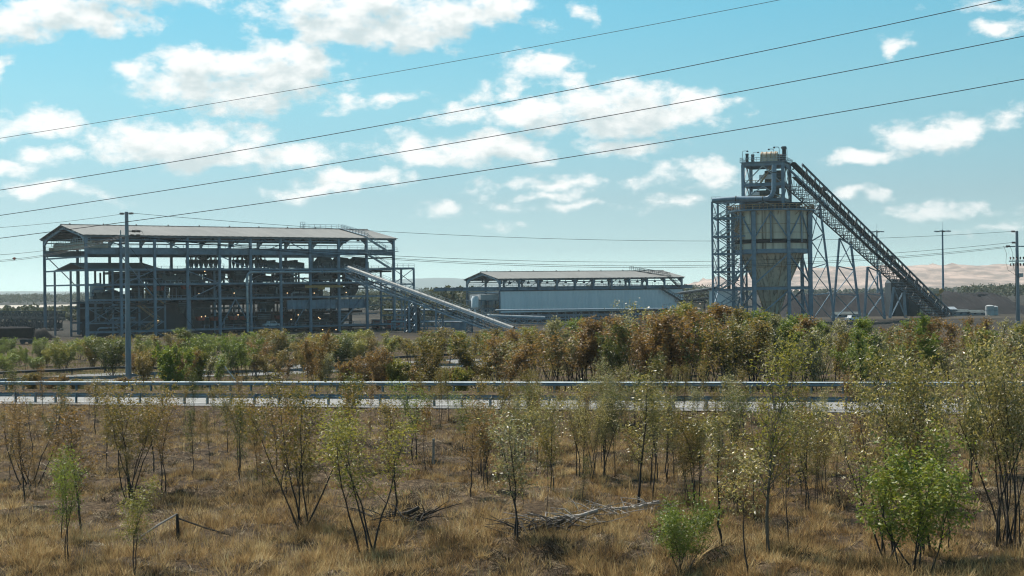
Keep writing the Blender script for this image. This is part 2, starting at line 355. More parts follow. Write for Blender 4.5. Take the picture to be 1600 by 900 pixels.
def sheet(name, xs, ys, fn, m_, kind='structure', smooth=True):
    X, Y = np.meshgrid(xs, ys); Z = fn(X, Y); nx, ny = len(xs), len(ys)
    V = np.stack([X.ravel(), Y.ravel(), Z.ravel()], 1)
    i = np.arange((ny-1)*(nx-1)); r_, c_ = i//(nx-1), i % (nx-1); a = r_*nx+c_
    Fc = np.stack([a, a+1, a+nx+1, a+nx], 1)
    o = bpy.data.objects.new(name, mesh_np(name, V, Fc, [m_], smooth=smooth)); C.objects.link(o)
    return tag(o, kind=kind) if kind else o
def gmat():
    Mx = bpy.data.materials.new('scrub_ground'); Mx.use_nodes = True; t = Mx.node_tree; b = t.nodes['Principled BSDF']; b.inputs['Roughness'].default_value = .95; b.inputs['Specular IOR Level'].default_value = .05
    g = N(t, 'ShaderNodeNewGeometry'); p = g.outputs['Position']
    def no(s, d=8, st=(1, 1, 1)):
        n = N(t, 'ShaderNodeTexNoise'); n.inputs['Scale'].default_value = s; n.inputs['Detail'].default_value = d; n.inputs['Roughness'].default_value = .68
        link(t, vmath(t, 'MULTIPLY', p, st), n.inputs['Vector']); return n.outputs['Fac']
    c1 = ramp(t, no(3.5), [(.32, (.018, .014, .011)), (.5, (.06, .043, .03)), (.62, (.13, .09, .055)), (.75, (.24, .18, .12))])
    c2 = ramp(t, no(5), [(.32, (.02, .015, .011)), (.52, (.085, .06, .038)), (.75, (.26, .19, .12))])
    f = ramp(t, no(.11, 4), [(.46, (0, 0, 0)), (.58, (1, 1, 1))])
    mx = N(t, 'ShaderNodeMix', data_type='RGBA'); link(t, f, mx.inputs[0]); link(t, c1, mx.inputs[6]); link(t, c2, mx.inputs[7])
    # far country: dull olive and straw
    c3 = ramp(t, no(.012, 6, (.4, 1, 1)), [(.35, (.02, .02, .018)), (.55, (.045, .04, .034)), (.7, (.10, .085, .065))])
    sp = N(t, 'ShaderNodeSeparateXYZ'); link(t, p, sp.inputs[0])
    ff = N(t, 'ShaderNodeMapRange'); link(t, sp.outputs[1], ff.inputs[0]); ff.inputs[1].default_value = 280; ff.inputs[2].default_value = 380
    m2 = N(t, 'ShaderNodeMix', data_type='RGBA'); link(t, ff.outputs[0], m2.inputs[0]); link(t, mx.outputs[2], m2.inputs[6]); link(t, c3, m2.inputs[7])
    link(t, m2.outputs[2], b.inputs['Base Color'])
    bn = N(t, 'ShaderNodeBump'); bn.inputs['Strength'].default_value = .7; bn.inputs['Distance'].default_value = .12; link(t, no(6), bn.inputs['Height']); link(t, bn.outputs[0], b.inputs['Normal'])
    return Mx
xs = np.unique(np.concatenate([np.linspace(-6000, -500, 12), np.linspace(-500, -90, 24), np.arange(-90, 90.1, .9), np.linspace(90, 500, 24), np.linspace(500, 6000, 12)]))
ys = np.unique(np.concatenate([np.linspace(-150, 18, 12), np.arange(18, 150, .9), np.arange(150, 420, 4), np.linspace(420, 2000, 30), np.linspace(2000, 10200, 16)]))
sheet('ground', xs, ys, zground, gmat())
# road between the guardrails, following its own direction
rd = Vector((1, KR, 0)).normalized(); nd = Vector((-rd.y, rd.x, 0))
def rp(s, q, dz=0):      # s along the road, q behind the near guardrail
    p = Vector((0, 87, 0))+rd*s+nd*q; p.z = float(zroad(p.x))+dz; return p
def strip(name, q0, q1, dz, m_, kind='structure', s0=-150, s1=150):
    S = np.linspace(s0, s1, 76); V = []
    for s_ in S: V += [tuple(rp(s_, q0, dz)), tuple(rp(s_, q1, dz))]
    Fc = [(2*i, 2*i+2, 2*i+3, 2*i+1) for i in range(len(S)-1)]
    o = bpy.data.objects.new(name, mesh_np(name, V, Fc, [m_])); C.objects.link(o); return tag(o, kind=kind)
strip('verge_gravel', -1.3, 8.0, .004, M['gravel'])
strip('road', .55, 7.2, .010, M['asphalt'])
strip('edge_line', .95, 1.07, .015, M['line']); strip('edge_line', 6.75, 6.87, .015, M['line'])

# ------------------------------------------------------------------ guardrails
WP = [(0, -.155), (.045, -.13), (.08, -.10), (.08, -.075), (.01, -.03), (.01, .03), (.08, .075), (.08, .10), (.045, .13), (0, .155)]
def guardrail(name, label, pt, s0, s1, face, step=2.0, m_=None, ht=.72, nseg=None):
    """pt(s) gives the ground point; face=+1: the beam bulges towards +q"""
    m_ = m_ or M['guard']
    t = thing(name, label, 'guardrail', pt((s0+s1)/2), 0)
    o0 = Vector(t.location); n = max(2, int((s1-s0)/(step/2))); V = []; Fc = []
    for layer in (0, .012):
        base = len(V)
        for i in range(n+1):
            s_ = s0+(s1-s0)*i/n; p = pt(s_)-o0; d = (pt(s_+.5)-pt(s_-.5)).normalized(); q = Vector((-d.y, d.x, 0)).normalized()
            for a, z in WP: V.append(p+q*face*(a*1.0+.16-layer)+Vector((0, 0, ht-.155+z)))
        k = len(WP)
        for i in range(n): Fc += [(base+i*k+j, base+i*k+j+1, base+(i+1)*k+j+1, base+(i+1)*k+j) for j in range(k-1)]
    mb = MB(); mb.add(V, Fc); mb.build('beam', m_, t)
    s_ = s0+.4; posts = 0; proto = None
    while s_ < s1 and posts < 98:
        p = pt(s_)-o0; d = (pt(s_+.5)-pt(s_-.5)).normalized(); ang = math.atan2(d.y, d.x)
        if proto is None:
            b = MB(); b.bb((-.055, -.075, -.5), (.055, -.066, ht+.02)); b.bb((-.055, .066, -.5), (.055, .075, ht+.02)); b.bb((-.055, -.065, -.5), (-.047, .065, ht+.02))
            b.bb((-.05, .076 if face > 0 else -.15, ht-.33), (.05, .15 if face > 0 else -.076, ht-.02))
            po = b.build('post', m_, t); proto = po
        else:
            po = proto.copy(); C.objects.link(po); po.parent = t
        po.location = p; po.rotation_euler = (random.uniform(-.012, .012), 0, ang); s_ += step; posts += 1
    return t
guardrail('guardrail', 'near galvanised guardrail on the camera side of the road, posts towards the viewer', lambda s: rp(s, 0), -90, 60, 1)
guardrail('guardrail', 'far galvanised guardrail across the road with a bright sunlit top edge', lambda s: rp(s, 11.4), -105, 65, -1)
# haul track behind the scrub with its own two guardrails
def acc_line(px0, py0, px1, py1, dz):
    def depth(px, py):
        lo, hi = 100., 400.; u, v = uv(px, py)
        for _ in range(40):
            D = (lo+hi)/2
            if CZ-v*D/F > zg(u*D/F, D)+dz: lo = D
            else: hi = D
        return Vector((u*lo/F, lo, 0))
    a, b = depth(px0, py0), depth(px1, py1); d = (b-a).normalized(); L = (b-a).length
    return (lambda s: (lambda q: Vector((q.x, q.y, zg(q.x, q.y))))(a+d*s)), L
ln, Ln = acc_line(0, 593, 760, 562, .7); fn_, Lf = acc_line(0, 581, 760, 552, .75)
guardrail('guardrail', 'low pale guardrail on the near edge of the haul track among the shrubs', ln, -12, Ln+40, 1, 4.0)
guardrail('guardrail', 'dark shaded guardrail on the far edge of the haul track among the shrubs', fn_, -12, Lf+40, -1, 4.0, M['steel_dark'], ht=.8)  # dark steel here paints in the shade on this rail's face
V = []; S = np.linspace(-30, Ln+60, 60)
for s_ in S:
    for f_, off in ((ln, 1.0), (fn_, -1.0)):
        p = f_(s_); V.append((p.x, p.y+off, p.z+.05))
o = bpy.data.objects.new('haul_track', mesh_np('haul_track', V, [(2*i, 2*i+2, 2*i+3, 2*i+1) for i in range(len(S)-1)], [M['gravel']])); C.objects.link(o); tag(o, kind='structure')

# ------------------------------------------------------------------ big framed sheds
def frame_pt(px, py, yl, O, th):
    """local (x, yl, z) of a framed building whose front line starts at O and runs at angle th"""
    u, v = uv(px, py); k = u/F; a = Vector((math.cos(th), math.sin(th))); n = Vector((-math.sin(th), math.cos(th)))
    bx, by = O[0]+n.x*yl, O[1]+n.y*yl
    s_ = (k*by-bx)/(a.x-k*a.y); D = by+s_*a.y
    return Vector((s_, yl, CZ-v*D/F))
def lamp_proto(label, group):
    t = thing('high_bay_lamp', label, 'lamp', (0, 0, 0), 0, group)
    b = MB(); b.tube([(0, 0, 0), (0, 0, -.7)], .06, 6); b.build('stem', M['steel_dark'], t)
    b = MB(); b.lathe((0, 0, -1.55), [(.5, 0), (.42, .28), (.22, .55), (.2, .85)], 12); b.build('reflector', M['steel_dark'], t)
    return t
def shed(name, label, O, th, L, W, nb, eave, ridge, runz, over=1.0, run_ext=(0, 0), colw=.62, levels=(), gable_levels=(), col_base=-.3, runh=1.5, lvw=.5):
    t = thing(name, label, 'industrial building', (O[0], O[1], 0), th)
    b_ = L/nb; first = None
    for side in (0, W):
        for i in range(nb+1):
            b = MB(); b.ibeam((0, 0, col_base), (0, 0, eave-.2), colw, colw)
            if first is None: c = b.build('column', M['steel'], t); first = c
            else: c = first.copy(); C.objects.link(c); c.parent = t
            c.location = (i*b_, side, 0)
    firstr = None
    for i in range(nb+1):       # portal rafters with haunches, one part each
        if firstr is None:
            b = MB()
            for q in (0, 1):
                y0, y1 = (0, W/2) if q == 0 else (W, W/2); sg = 1 if q == 0 else -1
                p0 = Vector((0, y0, eave-.55)); p1 = Vector((0, y1, ridge-.55))
                b.beam(p0, p1, .42, .95)
                h = p0.lerp(p1, .22); hz = Vector((0, y0+sg*.4, eave-2.0))
                x0 = .2
                b.add([(x0, p0.y, p0.z-.3), (x0, h.y, h.z-.4), (x0, hz.y, hz.z), (-x0, p0.y, p0.z-.3), (-x0, h.y, h.z-.4), (-x0, hz.y, hz.z)],
                      [(0, 1, 2), (5, 4, 3), (0, 3, 4, 1), (1, 4, 5, 2), (2, 5, 3, 0)])
            r_ = b.build('rafter', M['steel'], t); firstr = r_
        else: r_ = firstr.copy(); C.objects.link(r_); r_.parent = t
        r_.location = (i*b_, 0, 0)
    # roof: two corrugated slopes with real thickness
    b = MB(); n = int((L+2*over)/.9); sl = (ridge-eave)/(W/2)
    for q in (0, 1):
        ys_ = (-over, W/2) if q == 0 else (W+over, W/2)
        vs = []
        for i in range(n+1):
            x = -over+(L+2*over)*i/n; rib = .07 if i % 2 else 0
            for z_ in (0, -.14):
                for y in ys_: vs.append((x, y, ridge+.05-abs(y-W/2)*sl+rib+z_))
        fs = []
        for i in range(n):
            a = i*4; c = a+4
            fs += [(a, a+1, c+1, c), (a+2, c+2, c+3, a+3), (a, c, c+2, a+2), (a+1, a+3, c+3, c+1)]
        fs += [(0, 2, 3, 1), (n*4, n*4+1, n*4+3, n*4+2)]
        b.add(vs, fs)
    b.tube([(-over, W/2, ridge+.12), (L+over, W/2, ridge+.12)], .18, 6)
    roof = b.build('roof', M['roof'], t)
    b = MB()
    for k in range(int(L/3)): x = 1.5+k*3; b.lathe((x, W/2+.0, ridge+.18), [(.18, 0), (.18, .25), (.28, .26), (.05, .42)], 8) if k % 3 == 0 else None
    b.build('ridge_vent', M['roof'], roof)
    b = MB()
    for k in range(9):
        y = W*(k+.5)/9; z = ridge-.25-abs(y-W/2)*sl; b.beam((-over, y, z), (L+over, y, z), .12, .3)
    b.build('purlin', M['steel_dark'], t)
    for y, nm in ((0, 'eave_beam'), (W, 'eave_beam')):
        b = MB(); b.ibeam((-over, y, eave-.3), (L+over, y, eave-.3), .35, .7); b.beam((0, y, eave-1.25), (L, y, eave-1.25), .22, .25); b.build(nm, M['steel'], t)
    for y in (.75, W-.75):
        b = MB(); b.ibeam((-run_ext[0], y, runz), (L+run_ext[1], y, runz), .6, runh); b.beam((-run_ext[0], y, runz+runh/2+.08), (L+run_ext[1], y, runz+runh/2+.08), .14, .15)
        rw = b.build('crane_runway', M['steel'], t)
        b = MB(); sg = -1.2 if y < 2 else 1.2
        b.rail((0, y+sg*.4, runz+runh/2), (L, y+sg*.4, runz+runh/2), 1.2, 2.4, .04); b.build('handrail', M['steel_light'], rw)
    b = MB()
    for z in levels:
        b.ibeam((0, 0, z), (L, 0, z), .4, lvw)
    if levels: b.build('side_girder', M['steel'], t)
    for x in (0, L):
        for z in list(gable_levels)+[runz-runh/2-.6]: b = MB(); b.ibeam((x, 0, z), (x, W, z), .35, .4); b.build('gable_girder', M['steel'], t)
    return t
TH1 = R(36); D1 = 357.0; X1 = P(135, 450, D1).x; O1 = (X1, D1)
L1, W1 = 90.0, 32.4
plant = shed('preparation_plant', 'huge open steel framed coal plant with pale gable roof behind the scrub on the left', O1, TH1, L1, W1, 10, 26.3, 29.3, 22.1, levels=(17.4, 13.6, 9.7, 1.6), gable_levels=(17.4, 13.6))
def W_(l): # plant local -> world
    c, s_ = math.cos(TH1), math.sin(TH1); return Vector((O1[0]+l[0]*c-l[1]*s_, O1[1]+l[0]*s_+l[1]*c, l[2]))
def f1(px, py, yl=0): return frame_pt(px, py, yl, O1, TH1)
# bracing, decks, walls of the plant
for (x0, z0, x1, z1, y, m_, ww) in ((0, 22, 9, 13, W1, 'steel', .22), (9, 21, 18, 10, 0, 'steel', .2), (18, 26, 27, 22, W1, 'steel', .22), (27, 22, 18, 26, 0, 'steel', .2),
      (36, 22, 45, 26, 0, 'steel', .2), (45, 22, 54, 14, W1, 'steel', .22), (54, 26, 63, 22, 0, 'steel', .2), (54, 17.4, 63, 13.6, 0, 'steel', .25), (36, 21, 45, 17.5, 0, 'steel', .22),
      (63, 22, 72, 13.6, W1, 'steel', .22), (72, 17.2, 81, 12, 0, 'steel', .3), (27, 9.5, 36, 13.4, 0, 'steel', .22), (36, 1.8, 40.5, 9.5, 0, 'steel', .25), (45, 1.8, 40.5, 9.5, 0, 'steel', .25),
      (63, 9.7, 58, 2, 0, 'steel', .22), (72, 2, 80, 9.5, 0, 'steel', .3), (81, 17, 90, 13.6, W1, 'steel', .2), (27, 17, 36, 13.7, 0, 'steel', .2), (45, 13.5, 54, 17.3, 6, 'steel', .2), (9, 13.5, 18, 17.3, 0, 'steel', .2), (90, 9.7, 81, 17.2, 0, 'steel', .25),
      (72, 26, 63, 22.4, W1, 'steel', .22), (9, 26, 0, 22.4, W1, 'steel', .22)):
    b = MB(); b.beam((x0, y, z0), (x1, y, z1), ww); b.build('brace', M[m_], plant)
def deck(x0, x1, y0, y1, z, nm='deck'):
    b = MB(); b.bb((x0, y0, z-.18), (x1, y1, z)); k = int((x1-x0)/3)
    for i in range(k+1): x = x0+(x1-x0)*i/k; b.ibeam((x, y0, z-.45), (x, y1, z-.45), .25, .45)
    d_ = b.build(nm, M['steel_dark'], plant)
    b = MB(); b.rail((x0, y0+.1, z), (x1, y0+.1, z), 1.1, 2.2, .04); b.build('handrail', M['steel'], d_); return d_
deck(16, 90, 1.2, 31, 17.2); deck(12, 84, 1.5, 31, 13.4); deck(8, 66, 2, 31, 9.5); deck(36, 88, 1, 31, 1.5); deck(20, 84, 8, 31, 5.6)
b = MB(); b.bb((56, 0.45, 6.4), (81, .75, 8.9)); 
for k in range(17): b.bb((56+k*1.5, .25, 6.4), (56.12+k*1.5, .44, 8.9))
b.build('girder_panel', M['steel'], plant)
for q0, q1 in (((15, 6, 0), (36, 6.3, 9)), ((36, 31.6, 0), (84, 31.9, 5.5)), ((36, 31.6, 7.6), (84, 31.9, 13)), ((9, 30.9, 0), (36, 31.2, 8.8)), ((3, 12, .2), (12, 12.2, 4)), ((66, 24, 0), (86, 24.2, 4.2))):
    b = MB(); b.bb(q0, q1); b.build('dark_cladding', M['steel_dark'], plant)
# inner columns carry the decks
first = None
for x in range(13, 88, 6):
    for y in (6.5, 16.2, 26):
        if first is None:
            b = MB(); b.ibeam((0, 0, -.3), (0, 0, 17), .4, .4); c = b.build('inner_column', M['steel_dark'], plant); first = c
        else: c = first.copy(); C.objects.link(c); c.parent = plant
        c.location = (x, y, 0)
# roof access: walkway over the roof and stairs down the right end
b = MB(); rz_ = 29.3; a0 = Vector((81, 16.2, 29.7)); a1 = Vector((81, 1, 26.9))
b.rail(a0, a1, 1.1, 1.8, .045); b.rail(a0+Vector((1.2, 0, 0)), a1+Vector((1.2, 0, 0)), 1.1, 1.8, .045); b.beam(a0+Vector((.6, 0, 0)), a1+Vector((.6, 0, 0)), 1.2, .08)
b.rail((70, 17, 29.6), (81, 17, 29.6), 1.1, 1.8, .045); b.bb((68.8, 16.4, 29.5), (70.2, 17.6, 29.7)); b.rail((68.8, 16.4, 29.7), (70.2, 16.4, 29.7), 1.6, .7, .05)
b.build('roof_walkway', M['steel_light'], plant)
b = MB(); b.stair((80, -1.3, 26.4), (87, -1.3, 22.6), 1.0, (0, 1, 0)); b.stair((80, -1.3, 21.9), (88, -1.3, 17.6), 1.0, (0, 1, 0)); b.bb((86.5, -2, 22.3), (90.5, -.8, 22.45)); b.bb((78, -2, 21.9), (80.5, -.8, 22.05)); b.rail((78, -2, 22), (90, -2, 22.4), 1.1, 2, .04)
b.build('staircase', M['steel_light'], plant)
# right hand annex frame
b = MB()
for x in (90, 97):
    for y in (1, 8): b.ibeam((x+.4, y, -.3), (x+.4, y, 17.6), .45, .45)
for z in (4, 8.5, 13, 17.5):
    b.ibeam((90.4, 1, z), (97.4, 1, z), .3, .4); b.ibeam((90.4, 8, z), (97.4, 8, z), .3, .4); b.ibeam((97.4, 1, z), (97.4, 8, z), .3, .4)
for z0, z1 in ((4, 8.5), (8.5, 13), (13, 17.5), (0, 4)):
    b.beam((90.4, 1, z0), (97.4, 1, z1), .16); b.beam((97.4, 1, z0), (90.4, 1, z1), .16)
b.bb((90, 1, 17.7), (97.6, 8, 17.85)); b.rail((90, 1, 17.8), (97.6, 1, 17.8), 1.1, 1.8, .04); b.build('end_annex_frame', M['steel'], plant)
# lower annex roof inside the left bays
b = MB()
vs = [(1.5, 3, 17.7), (21, 3, 17.7), (21, 16, 19.5), (1.5, 16, 19.5), (21, 29, 17.7), (1.5, 29, 17.7)]
vs2 = [(x, y, z-.25) for x, y, z in vs]
b.add(vs+vs2, [(0, 1, 2, 3), (3, 2, 4, 5), (9, 8, 7, 6), (11, 10, 8, 9), (0, 6, 7, 1), (5, 4, 10, 11), (0, 3, 9, 6), (3, 5, 11, 9), (1, 7, 8, 2), (2, 8, 10, 4)])
inner = b.build('inner_roof', M['roof'], plant)
b = MB()
for x in (1.5, 8, 15, 22, 29, 36):
    for y in (3.3, 16, 28.7): b.ibeam((x, y, -.3), (x, y, 17.4), .45, .45)
for z in (13.6, 9, 7.6, 3.8, 1.6):
    for y in (3.3, 16): b.ibeam((1.5, y, z), (22, y, z), .3, .42)
for x0, z0 in ((1.5, 3.8), (8, 3.8), (15, 3.8), (15, 0), (8, 0)): b.beam((x0, 3.2, z0), (x0+6.5, 3.2, z0+3.8), .18); b.beam((x0+6.5, 3.2, z0), (x0, 3.2, z0+3.8), .18)
b.build('inner_frame', M['steel'], plant)
b = MB(); b.stair((14, 2.6, 8.5), (20, 2.6, 4), 1.0); b.stair((20, 2.2, 4), (14, 2.2, .3), 1.0); b.stair((21, 2.2, 8.6), (16, 2.2, 12.4), 1.0); b.rail((9, 2.5, 9), (22, 2.5, 9), 1.1, 1.6, .045)
b.build('rusty_stair', M['rail_brown'], plant)
# high bay lamps under both roofs
lamp0 = lamp_proto('dark high bay lamp hanging under the roof of the big left plant', 'high bay lamps of the left plant')
k = 0
for i in range(10):
    for dx, y in ((2.5, 9), (6.6, 24)):
        o = lamp0 if k == 0 else copy_tree(lamp0); k += 1
        lx = i*9+dx; zz = 29.3-abs(y-W1/2)*(3/(W1/2))-.8
        o.location = W_((lx, y, zz)); o.rotation_euler = (0, 0, TH1)
# overhead crane at the left end
t = thing('overhead_crane', 'tan overhead bridge crane across the left end of the big plant', 'crane', W_((3.5, 0, 23.1)), TH1)
b = MB()
for dx in (-1.1, 1.1): b.bb((dx-.35, 1.2, -.1), (dx+.35, W1-1.2, 1.7))
b.build('bridge_girder', M['tan'], t)
b = MB(); b.bb((-2.4, .3, -.15), (2.4, 1.15, .7)); b.bb((-2.4, W1-1.15, -.15), (2.4, W1-.3, .7)); b.build('end_truck', M['tan'], t)
b = MB(); b.bb((-1.7, 11, 1.75), (1.7, 17, 2.5)); b.bb((-1.3, 12, 2.5), (1.3, 16, 3.2)); b.tube([(-.9, 11.6, 2.9), (.9, 11.6, 2.9)], .5, 10); b.build('trolley', M['steel_dark'], t)
b = MB(); b.tube([(0, 14, 1.7), (0, 14, -3.8)], .05, 5); b.bb((-.3, 13.7, -5.0), (.3, 14.3, -3.8)); b.tube([(0, 14, -5), (0, 14.2, -5.4), (0, 14, -5.7), (0, 13.8, -5.5)], .09, 6); b.build('hook_block', M['steel_dark'], t)
b = MB(); b.rail((-1.9, 1.2, 1.2), (-1.9, W1-1.2, 1.2), 1.3, 1.9, .045); b.bb((-2.1, 1.2, 1.1), (-1.5, W1-1.2, 1.18)); b.build('walkway', M['steel_light'], t)
# long blue duct on the front of the plant
t = thing('air_duct', 'long pale blue duct bending down the front of the big plant', 'duct', W_((48, -1, 0)), TH1)
pts = [(-4.5, 0, .5), (-4.5, 0, 15.3), (-4.3, 0, 16.0), (-3.7, 0, 16.5), (-3, 0, 16.6), (30, 0, 16.6)]
b = MB(); b.tube(pts, .38, 10); b.build('pipe', M['steel_light'], t)
b = MB()
for z in (3, 8, 13): b.lathe((-4.5, 0, z), [(.48, 0), (.48, .25)], 10)
for x in (0, 9, 18, 27): b.bb((x-.12, -.45, 16.1), (x+.12, .45, 17.1))
b.build('pipe_clamp', M['steel'], t)
# yellow monorail hoist
t = thing('monorail_hoist', 'yellow monorail hoist beam on the front of the big plant', 'hoist', W_((62, -.6, 12.6)), TH1)
b = MB(); b.ibeam((-1, 0, 0), (11, 0, 0), .35, .7); b.build('beam', M['yellow'], t); b = MB(); b.bb((3.2, -.5, -.9), (5, .5, -.3)); b.tube([(4, 0, -.9), (4, 0, -2.2)], .04, 5); b.build('hoist', M['yellow'], t)

# process equipment
def eq_tank(x, y, z, r, h, m_='machine', label=None, group='process vessels in the left plant'):
    t = thing('process_tank', label or 'grimy round vessel among the dark machinery inside the left plant', 'tank', W_((x, y, z)), TH1, group)
    b = MB(); b.lathe((0, 0, 0), [(r*.35, 0), (r, h*.28), (r, h*.94), (r*.7, h), (r*.2, h*1.04)], 18); b.build('vessel', M[m_], t)
    b = MB(); b.lathe((0, 0, h*.28), [(r*1.07, 0), (r*1.07, .16)], 18, True); b.lathe((0, 0, h*.9), [(r*1.05, 0), (r*1.05, .16)], 18)
    for a in range(4): c_, s_ = math.cos(a*1.57+.78), math.sin(a*1.57+.78); b.beam((r*.95*c_, r*.95*s_, 0), (r*.95*c_, r*.95*s_, h*.3), .2)
    b.build('support_ring', M['steel'], t); return t
def eq_screen(x, y, z, l=5, label=None):
    t = thing('vibrating_screen', label or 'dark vibrating screen with sloping deck inside the left plant', 'screening machine', W_((x, y, z)), TH1, 'vibrating screens in the left plant')
    b = MB()
    for s_ in (-1.3, 1.3): b.add([(0, s_-.08, .6), (l, s_-.08, .1), (l, s_-.08, 1.7), (0, s_-.08, 2.4), (0, s_+.08, .6), (l, s_+.08, .1), (l, s_+.08, 1.7), (0, s_+.08, 2.4)], [(0, 1, 2, 3), (7, 6, 5, 4), (0, 4, 5, 1), (3, 2, 6, 7), (1, 5, 6, 2), (0, 3, 7, 4)])
    b.beam((0, 0, 1.2), (l, 0, .6), 2.4, .12); b.build('body', M['machine'], t)
    b = MB(); b.tube([(l*.45, -1.7, 2.1), (l*.45, 1.7, 2.1)], .38, 10); b.bb((l*.4, -2.3, 1.7), (l*.55, -1.7, 2.5)); b.build('motor', M['steel_dark'], t)
    for xx in (.5, l-.5):
        for s_ in (-1.3, 1.3): b = MB(); b.bb((xx-.15, s_-.15, -.2), (xx+.15, s_+.15, .9)); b.build('spring_foot', M['steel_dark'], t)
    return t
def eq_chute(x, y, z, w_=2.6, h=3.5, m_='machine'):
    t = thing('feed_chute', 'tapering dark feed chute between decks of the left plant', 'chute', W_((x, y, z)), TH1, 'feed chutes in the left plant')
    b = MB(); a = w_/2; c_ = w_*.22
    b.add([(-c_, -c_, 0), (c_, -c_, 0), (c_, c_, 0), (-c_, c_, 0), (-a, -a, h*.6), (a, -a, h*.6), (a, a, h*.6), (-a, a, h*.6), (-a, -a, h), (a, -a, h), (a, a, h), (-a, a, h)],
          [(3, 2, 1, 0), (8, 9, 10, 11)]+[(i, (i+1) % 4, 4+(i+1) % 4, 4+i) for i in range(4)]+[(4+i, 4+(i+1) % 4, 8+(i+1) % 4, 8+i) for i in range(4)])
    b.build('hopper', M[m_], t)
    b = MB()
    for k in range(3): b.bb((-a-.06, -a-.08, h*(.62+k*.14)), (a+.06, -a-.01, h*(.65+k*.14)))
    b.build('stiffener', M['steel'], t); return t
def eq_pipe(pts, r, m_='steel', label=None):
    t = thing('process_pipe', label or 'steel process pipe running through the machinery of the left plant', 'pipe', W_(pts[0]), TH1, 'process pipes in the left plant')
    o0 = Vector(pts[0]); b = MB(); b.tube([Vector(p)-o0 for p in pts], r, 8); b.build('pipe', M[m_], t)
    q = [Vector(p)-o0 for p in pts]
    for i in (0, len(q)-2):
        d = (q[i+1]-q[i]).normalized(); mid = q[i].lerp(q[i+1], .5); b = MB(); b.tube([mid-d*.1, mid+d*.1], r*1.5, 8); b.build('flange', M['steel_dark'], t)
        if len(q) == 2: break
    return t
def cyclones(x, y, z, label):
    t = thing('cyclone_cluster', label, 'cyclone separator', W_((x, y, z)), TH1)
    b = MB()
    for i in range(7):
        for j in (0, 1):
            cx, cy = -4.2+i*1.4, j*2.2
            b.lathe((cx, cy, 0), [(.12, 0), (.5, 1.5), (.5, 2.3), (.2, 2.35)], 10)
    b.build('cyclone', M['machine'], t)
    b = MB()
    for i in range(7):
        cx = -4.2+i*1.4
        b.tube([(cx, 0, 2.3), (cx, -.1, 2.9), (cx*.75, .4, 3.3), (cx*.4, 1, 3.3)], .17, 7); b.tube([(cx, 2.2, 2.3), (cx, 2.3, 2.9), (cx*.75, 1.8, 3.3), (cx*.4, 1.2, 3.3)], .17, 7)
    b.build('overflow_pipe', M['steel_dark'], t)
    b = MB(); b.lathe((0, 1.1, 2.2), [(.6, 0), (1.5, .4), (1.5, 1.5), (.9, 1.8), (.2, 1.9)], 16); b.tube([(0, 1.1, 3.5), (0, 1.1, 4.5), (.6, 1.1, 4.9), (3, 1.1, 4.9)], .28, 8); b.build('distributor', M['machine'], t)
    b = MB(); b.bb((-5, -1, -.15), (5, 3.2, 0)); b.rail((-5, -1, 0), (5, -1, 0), 1.1, 1.6, .04); b.build('platform', M['steel'], t)
cyclones(35.5, 8, 17.9, 'left one of two dark cyclone clusters on the top deck of the left plant')
cyclones(49, 8, 17.9, 'right one of two dark cyclone clusters on the top deck of the left plant')
eq_tank(6, 9, 9.3, 1.9, 4.6, 'concrete', 'pale grey cylindrical tank with domed top at the left end of the plant', 'process vessel at the left end')
rr = random.Random(11)
for k in range(9):
    xx = 3+rr.random()*16
    (eq_screen, eq_tank, eq_chute)[k % 3](*((xx, rr.uniform(5, 14), rr.choice((9.3, 13.8)), 4.2) if k % 3 == 0 else (xx, rr.uniform(5, 20), rr.choice((1.8, 4, 9.2, 13.8)), rr.uniform(1.2, 2.2), 3.0)))
for k in range(10):
    xx = rr.uniform(1.5, 10); zz_ = rr.choice((2.6, 5, 6.4, 8.4, 10.6, 12.5, 15)); eq_pipe([(xx, 2.2+rr.random()*6, zz_-1.6), (xx, 2.5, zz_-.3), (xx+.4, 2.5, zz_), (xx+rr.uniform(5, 12), 2.5, zz_)], rr.uniform(.14, .3), rr.choice(('steel', 'steel_dark', 'machine')))
for k in range(20): eq_screen(rr.uniform(14, 78), rr.choice((3, 8, 13)), rr.choice((9.9, 13.9, 13.9, 17.6) if k % 4 else (9.9, 13.9)), rr.uniform(4, 6))
for k in range(28): eq_tank(rr.uniform(12, 84), rr.uniform(4, 22), rr.choice((1.6, 5.7, 9.6, 13.5)), rr.uniform(.8, 1.9), rr.uniform(2.4, 3.6))
for k in range(32): eq_chute(rr.uniform(14, 82), rr.uniform(3, 20), rr.choice((5.8, 9.7, 13.6, 1.7)), rr.uniform(2, 4), rr.uniform(2.6, 3.8))
for k in range(54):
    x = rr.uniform(10, 80); y = rr.uniform(1.5, 14); z = rr.choice((3, 4.5, 7, 8.5, 11, 12, 15, 16)); l = rr.uniform(4, 16)
    pts = [(x, y, z), (x+l, y, z)]
    if rr.random() < .5: pts = [(x, y, z-rr.uniform(2, 5)), (x, y, z-.4), (x+.4, y, z), (x+l, y, z)]
    eq_pipe(pts, rr.uniform(.12, .32), rr.choice(('steel', 'steel_dark', 'machine', 'steel_light')))
